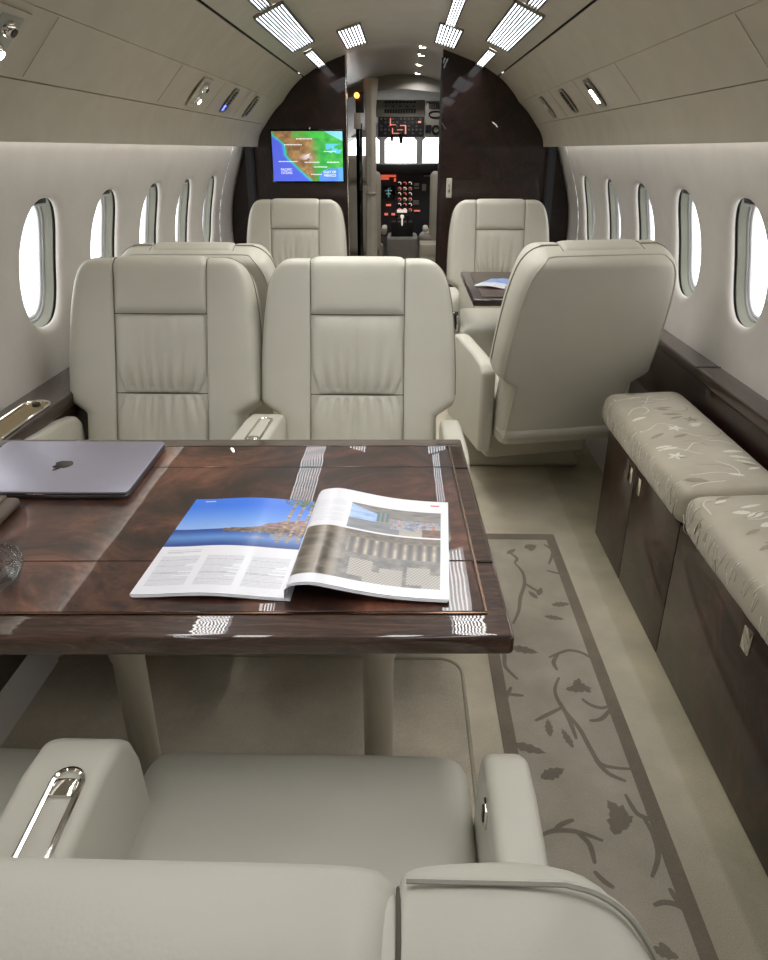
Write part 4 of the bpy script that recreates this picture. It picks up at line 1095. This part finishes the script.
c0 = q(435.5, 114.5, 6.9); B = MB(); B.tube([(c0.x + .055 * math.cos(a), 6.88, c0.z + .025 * math.sin(a)) for a in np.linspace(0, 2 * PI, 20)[:-1]], .006, 6, True); B.build('grab_ring', 'black', SP)
c0 = q(436, 130, 6.9); B = MB(); B.tube([(c0.x + .03 * math.cos(a), 6.88, c0.z + .03 * math.sin(a)) for a in np.linspace(0, 2 * PI, 16)[:-1]], .009, 6, True); B.build('round_vent', 'black', SP)
# pilot seats
def pilot_seat(X, label, fleece):
    T = thing('pilot_seat', label, 'seat', (X, 6.75, 0))
    B = MB(); B.box((X, 6.86, .42), (.42, .40, .14), .04, 3); B.build('seat_cushion', 'curtain', T)
    B = MB(); B.box((X, 6.64, .78), (.40, .11, .66), .045, 4, rot=(-.1, 0, 0)); bk = B.build('backrest', 'curtain', T)
    B = MB(); B.box((X, 6.60, 1.13), (.24, .09, .20), .04, 4); B.build('headrest', 'grey_fab' if fleece else 'curtain', T)
    B = MB(); B.box((X, 6.80, .19), (.24, .26, .36), .02); B.build('pedestal', 'cock_grey', T)
    for s_ in (-1, 1):
        B = MB(); B.box((X + s_ * .225, 6.80, .62), (.05, .30, .06), .018, 3); ar = B.build('armrest', 'curtain', T)
    if fleece:
        B = MB()
        def f(u, v):
            a, b = 2 * PI * u, PI * (v - .5); r = 1 + .09 * vnoise(u * 24, v * 14)
            return (X - .05 + .225 * math.copysign(abs(math.cos(a)) ** .6, math.cos(a)) * math.cos(b) ** .6 * r, 6.72 + .16 * math.sin(a) * math.cos(b) * r, .55 + .085 * math.copysign(abs(math.sin(b)) ** .7, math.sin(b)) * r)
        B.grid(f, 40, 20); B.build('fleece_cover', 'grey_fab', T)
pilot_seat(cx_(358) * .86, 'beige pilot seat, half hidden behind the doorway curtain', False)
pilot_seat(cx_(455) * .84, 'beige pilot seat with a grey fleece cover at the doorway', True)
# lower door-side box with drawers
JS = thing('cockpit_drawer_unit', 'beige drawer unit below the fleece covered seat at the doorway', 'cabinet', (.24, 5.9, 0))
B = MB(); a, b = q(420, 244, 5.9), q(446, 262, 5.9); B.box(((a.x + b.x) / 2, 6.0, a.z / 2), (b.x - a.x, .3, a.z), .008); B.build('carcass', 'curtain', JS)
B = MB(); zz = q(430, 257, 5.85).z
B.box(((a.x + b.x) / 2, 5.848, zz - .10), (b.x - a.x - .01, .006, .17), .004); B.box(((a.x + b.x) / 2, 5.848, zz + .05), (b.x - a.x - .01, .006, .08), .004); B.build('drawer', 'curtain', JS)
# doorway curtain: pleated column of beige cloth
CT = thing('doorway_curtain', 'beige curtain gathered into a narrow column in the cockpit doorway', 'curtain', (q(372, 200, 5.7).x, 5.7, 0))
B = MB(); cxx = q(370.6, 160, 5.7).x
def fcur(u, v):
    a = 2 * PI * u; z = .02 + 1.70 * v; pin = 1 - .22 * math.exp(-((z - .98) / .08) ** 2)
    r = (.034 + .003 * math.cos(5 * a) + .02 * (v > .88) * (v - .88) / .12 + .012 * (1 - v)) * pin
    return (cxx + r * math.cos(a) + .0 * (v - .5), 5.7 + r * .8 * math.sin(a), z)
B.grid(fcur, 60, 40); B.build('cloth', 'curtain', CT)
B = MB(); B.tube([(cxx + .034 * math.cos(a), 5.7 + .03 * math.sin(a), .98) for a in np.linspace(0, 2 * PI, 20)[:-1]], .008, 6, True); B.build('tie_band', 'leg', CT)
DE = thing('cockpit_door', 'narrow dark edge of the folded cockpit door left of the curtain', 'door', (q(360, 200, 5.6).x, 5.6, 0))
a, b = q(357, 200, 5.6), q(363, 200, 5.6); B = MB(); B.box(((a.x + b.x) / 2, 5.6, .72), (b.x - a.x, .03, 1.44), .003); B.build('door_leaf', 'blackgl', DE)
B = MB(); a, b = q(354, 113, 5.58), q(361, 129, 5.58); B.box(((a.x + b.x) / 2, 5.58, (a.z + b.z) / 2), (b.x - a.x, .008, a.z - b.z), .002); B.build('placard', 'card', DE)
B = MB(); a, b = q(355.5, 92, 5.6), q(364, 113, 5.6); B.box(((a.x + b.x) / 2, 5.6, (a.z + b.z) / 2), (b.x - a.x, .03, a.z - b.z), .004); B.build('lamp_housing', 'black', DE)
B = MB(); c0 = q(356.6, 95.2, 5.56); B.cyl(c0, c0 + Vector((0, .03, 0)), .017); B.build('indicator_lamp', 'orange', DE)
# downlights in the vestibule
for k, (x, y) in enumerate(((423, 46), (421, 54), (419, 66), (417, 77))):
    Y = (4.96, 5.36, 5.95, 6.6)[k]; X = .105; z = ceil_at(X)[0] + .002
    T = thing('vestibule_downlight', 'small round downlight in the doorway ceiling, %s' % ('nearest the cabin', 'second from the cabin', 'third from the cabin', 'closest to the cockpit')[k], 'downlight', (X, Y, z), 0, 'doorway downlights')
    B = MB(); B.tube([(X + .024 * math.cos(a), Y + .024 * math.sin(a), z - .004) for a in np.linspace(0, 2 * PI, 24)[:-1]], .004, 6, True); B.build('rim', 'chrome', T)
    B = MB(); B.cyl((X, Y, z - .006), (X, Y, z - .002), .021); B.build('lens', 'spot', T)
    ld = bpy.data.lights.new('downlight_lamp', 'AREA'); ld.shape = 'DISK'; ld.size = .05; ld.spread = math.radians(150); ld.energy = 1.5; ld.color = (1, .96, .92)
    lo = bpy.data.objects.new('downlight_lamp', ld); COL.objects.link(lo); lo.parent = T; lo.location = (0, 0, -.012)
ld = bpy.data.lights.new('cockpit_fill_lamp', 'AREA'); ld.shape = 'DISK'; ld.size = .25; ld.energy = 6; ld.spread = math.radians(170)  # fill light added to brighten the dark cockpit, no fitting modelled
lo = bpy.data.objects.new('cockpit_fill_lamp', ld); COL.objects.link(lo); lo.location = (XC, 7.18, 1.63)

# ------------------------------------------------------------------ world, colour management
w_ = bpy.data.worlds.new('daylight'); SC.world = w_; w_.use_nodes = True
bg = w_.node_tree.nodes['Background']; bg.inputs['Color'].default_value = (1, 1, 1, 1); bg.inputs['Strength'].default_value = 4.5
SC.view_settings.view_transform = 'Standard'; SC.view_settings.look = 'None'; SC.view_settings.exposure = 0; SC.view_settings.gamma = 1
cy = SC.cycles; cy.max_bounces = 9; cy.diffuse_bounces = 5; cy.glossy_bounces = 4; cy.transmission_bounces = 6; cy.transparent_max_bounces = 8
cy.sample_clamp_indirect = 6; cy.use_denoising = True; cy.caustics_reflective = False; cy.caustics_refractive = False
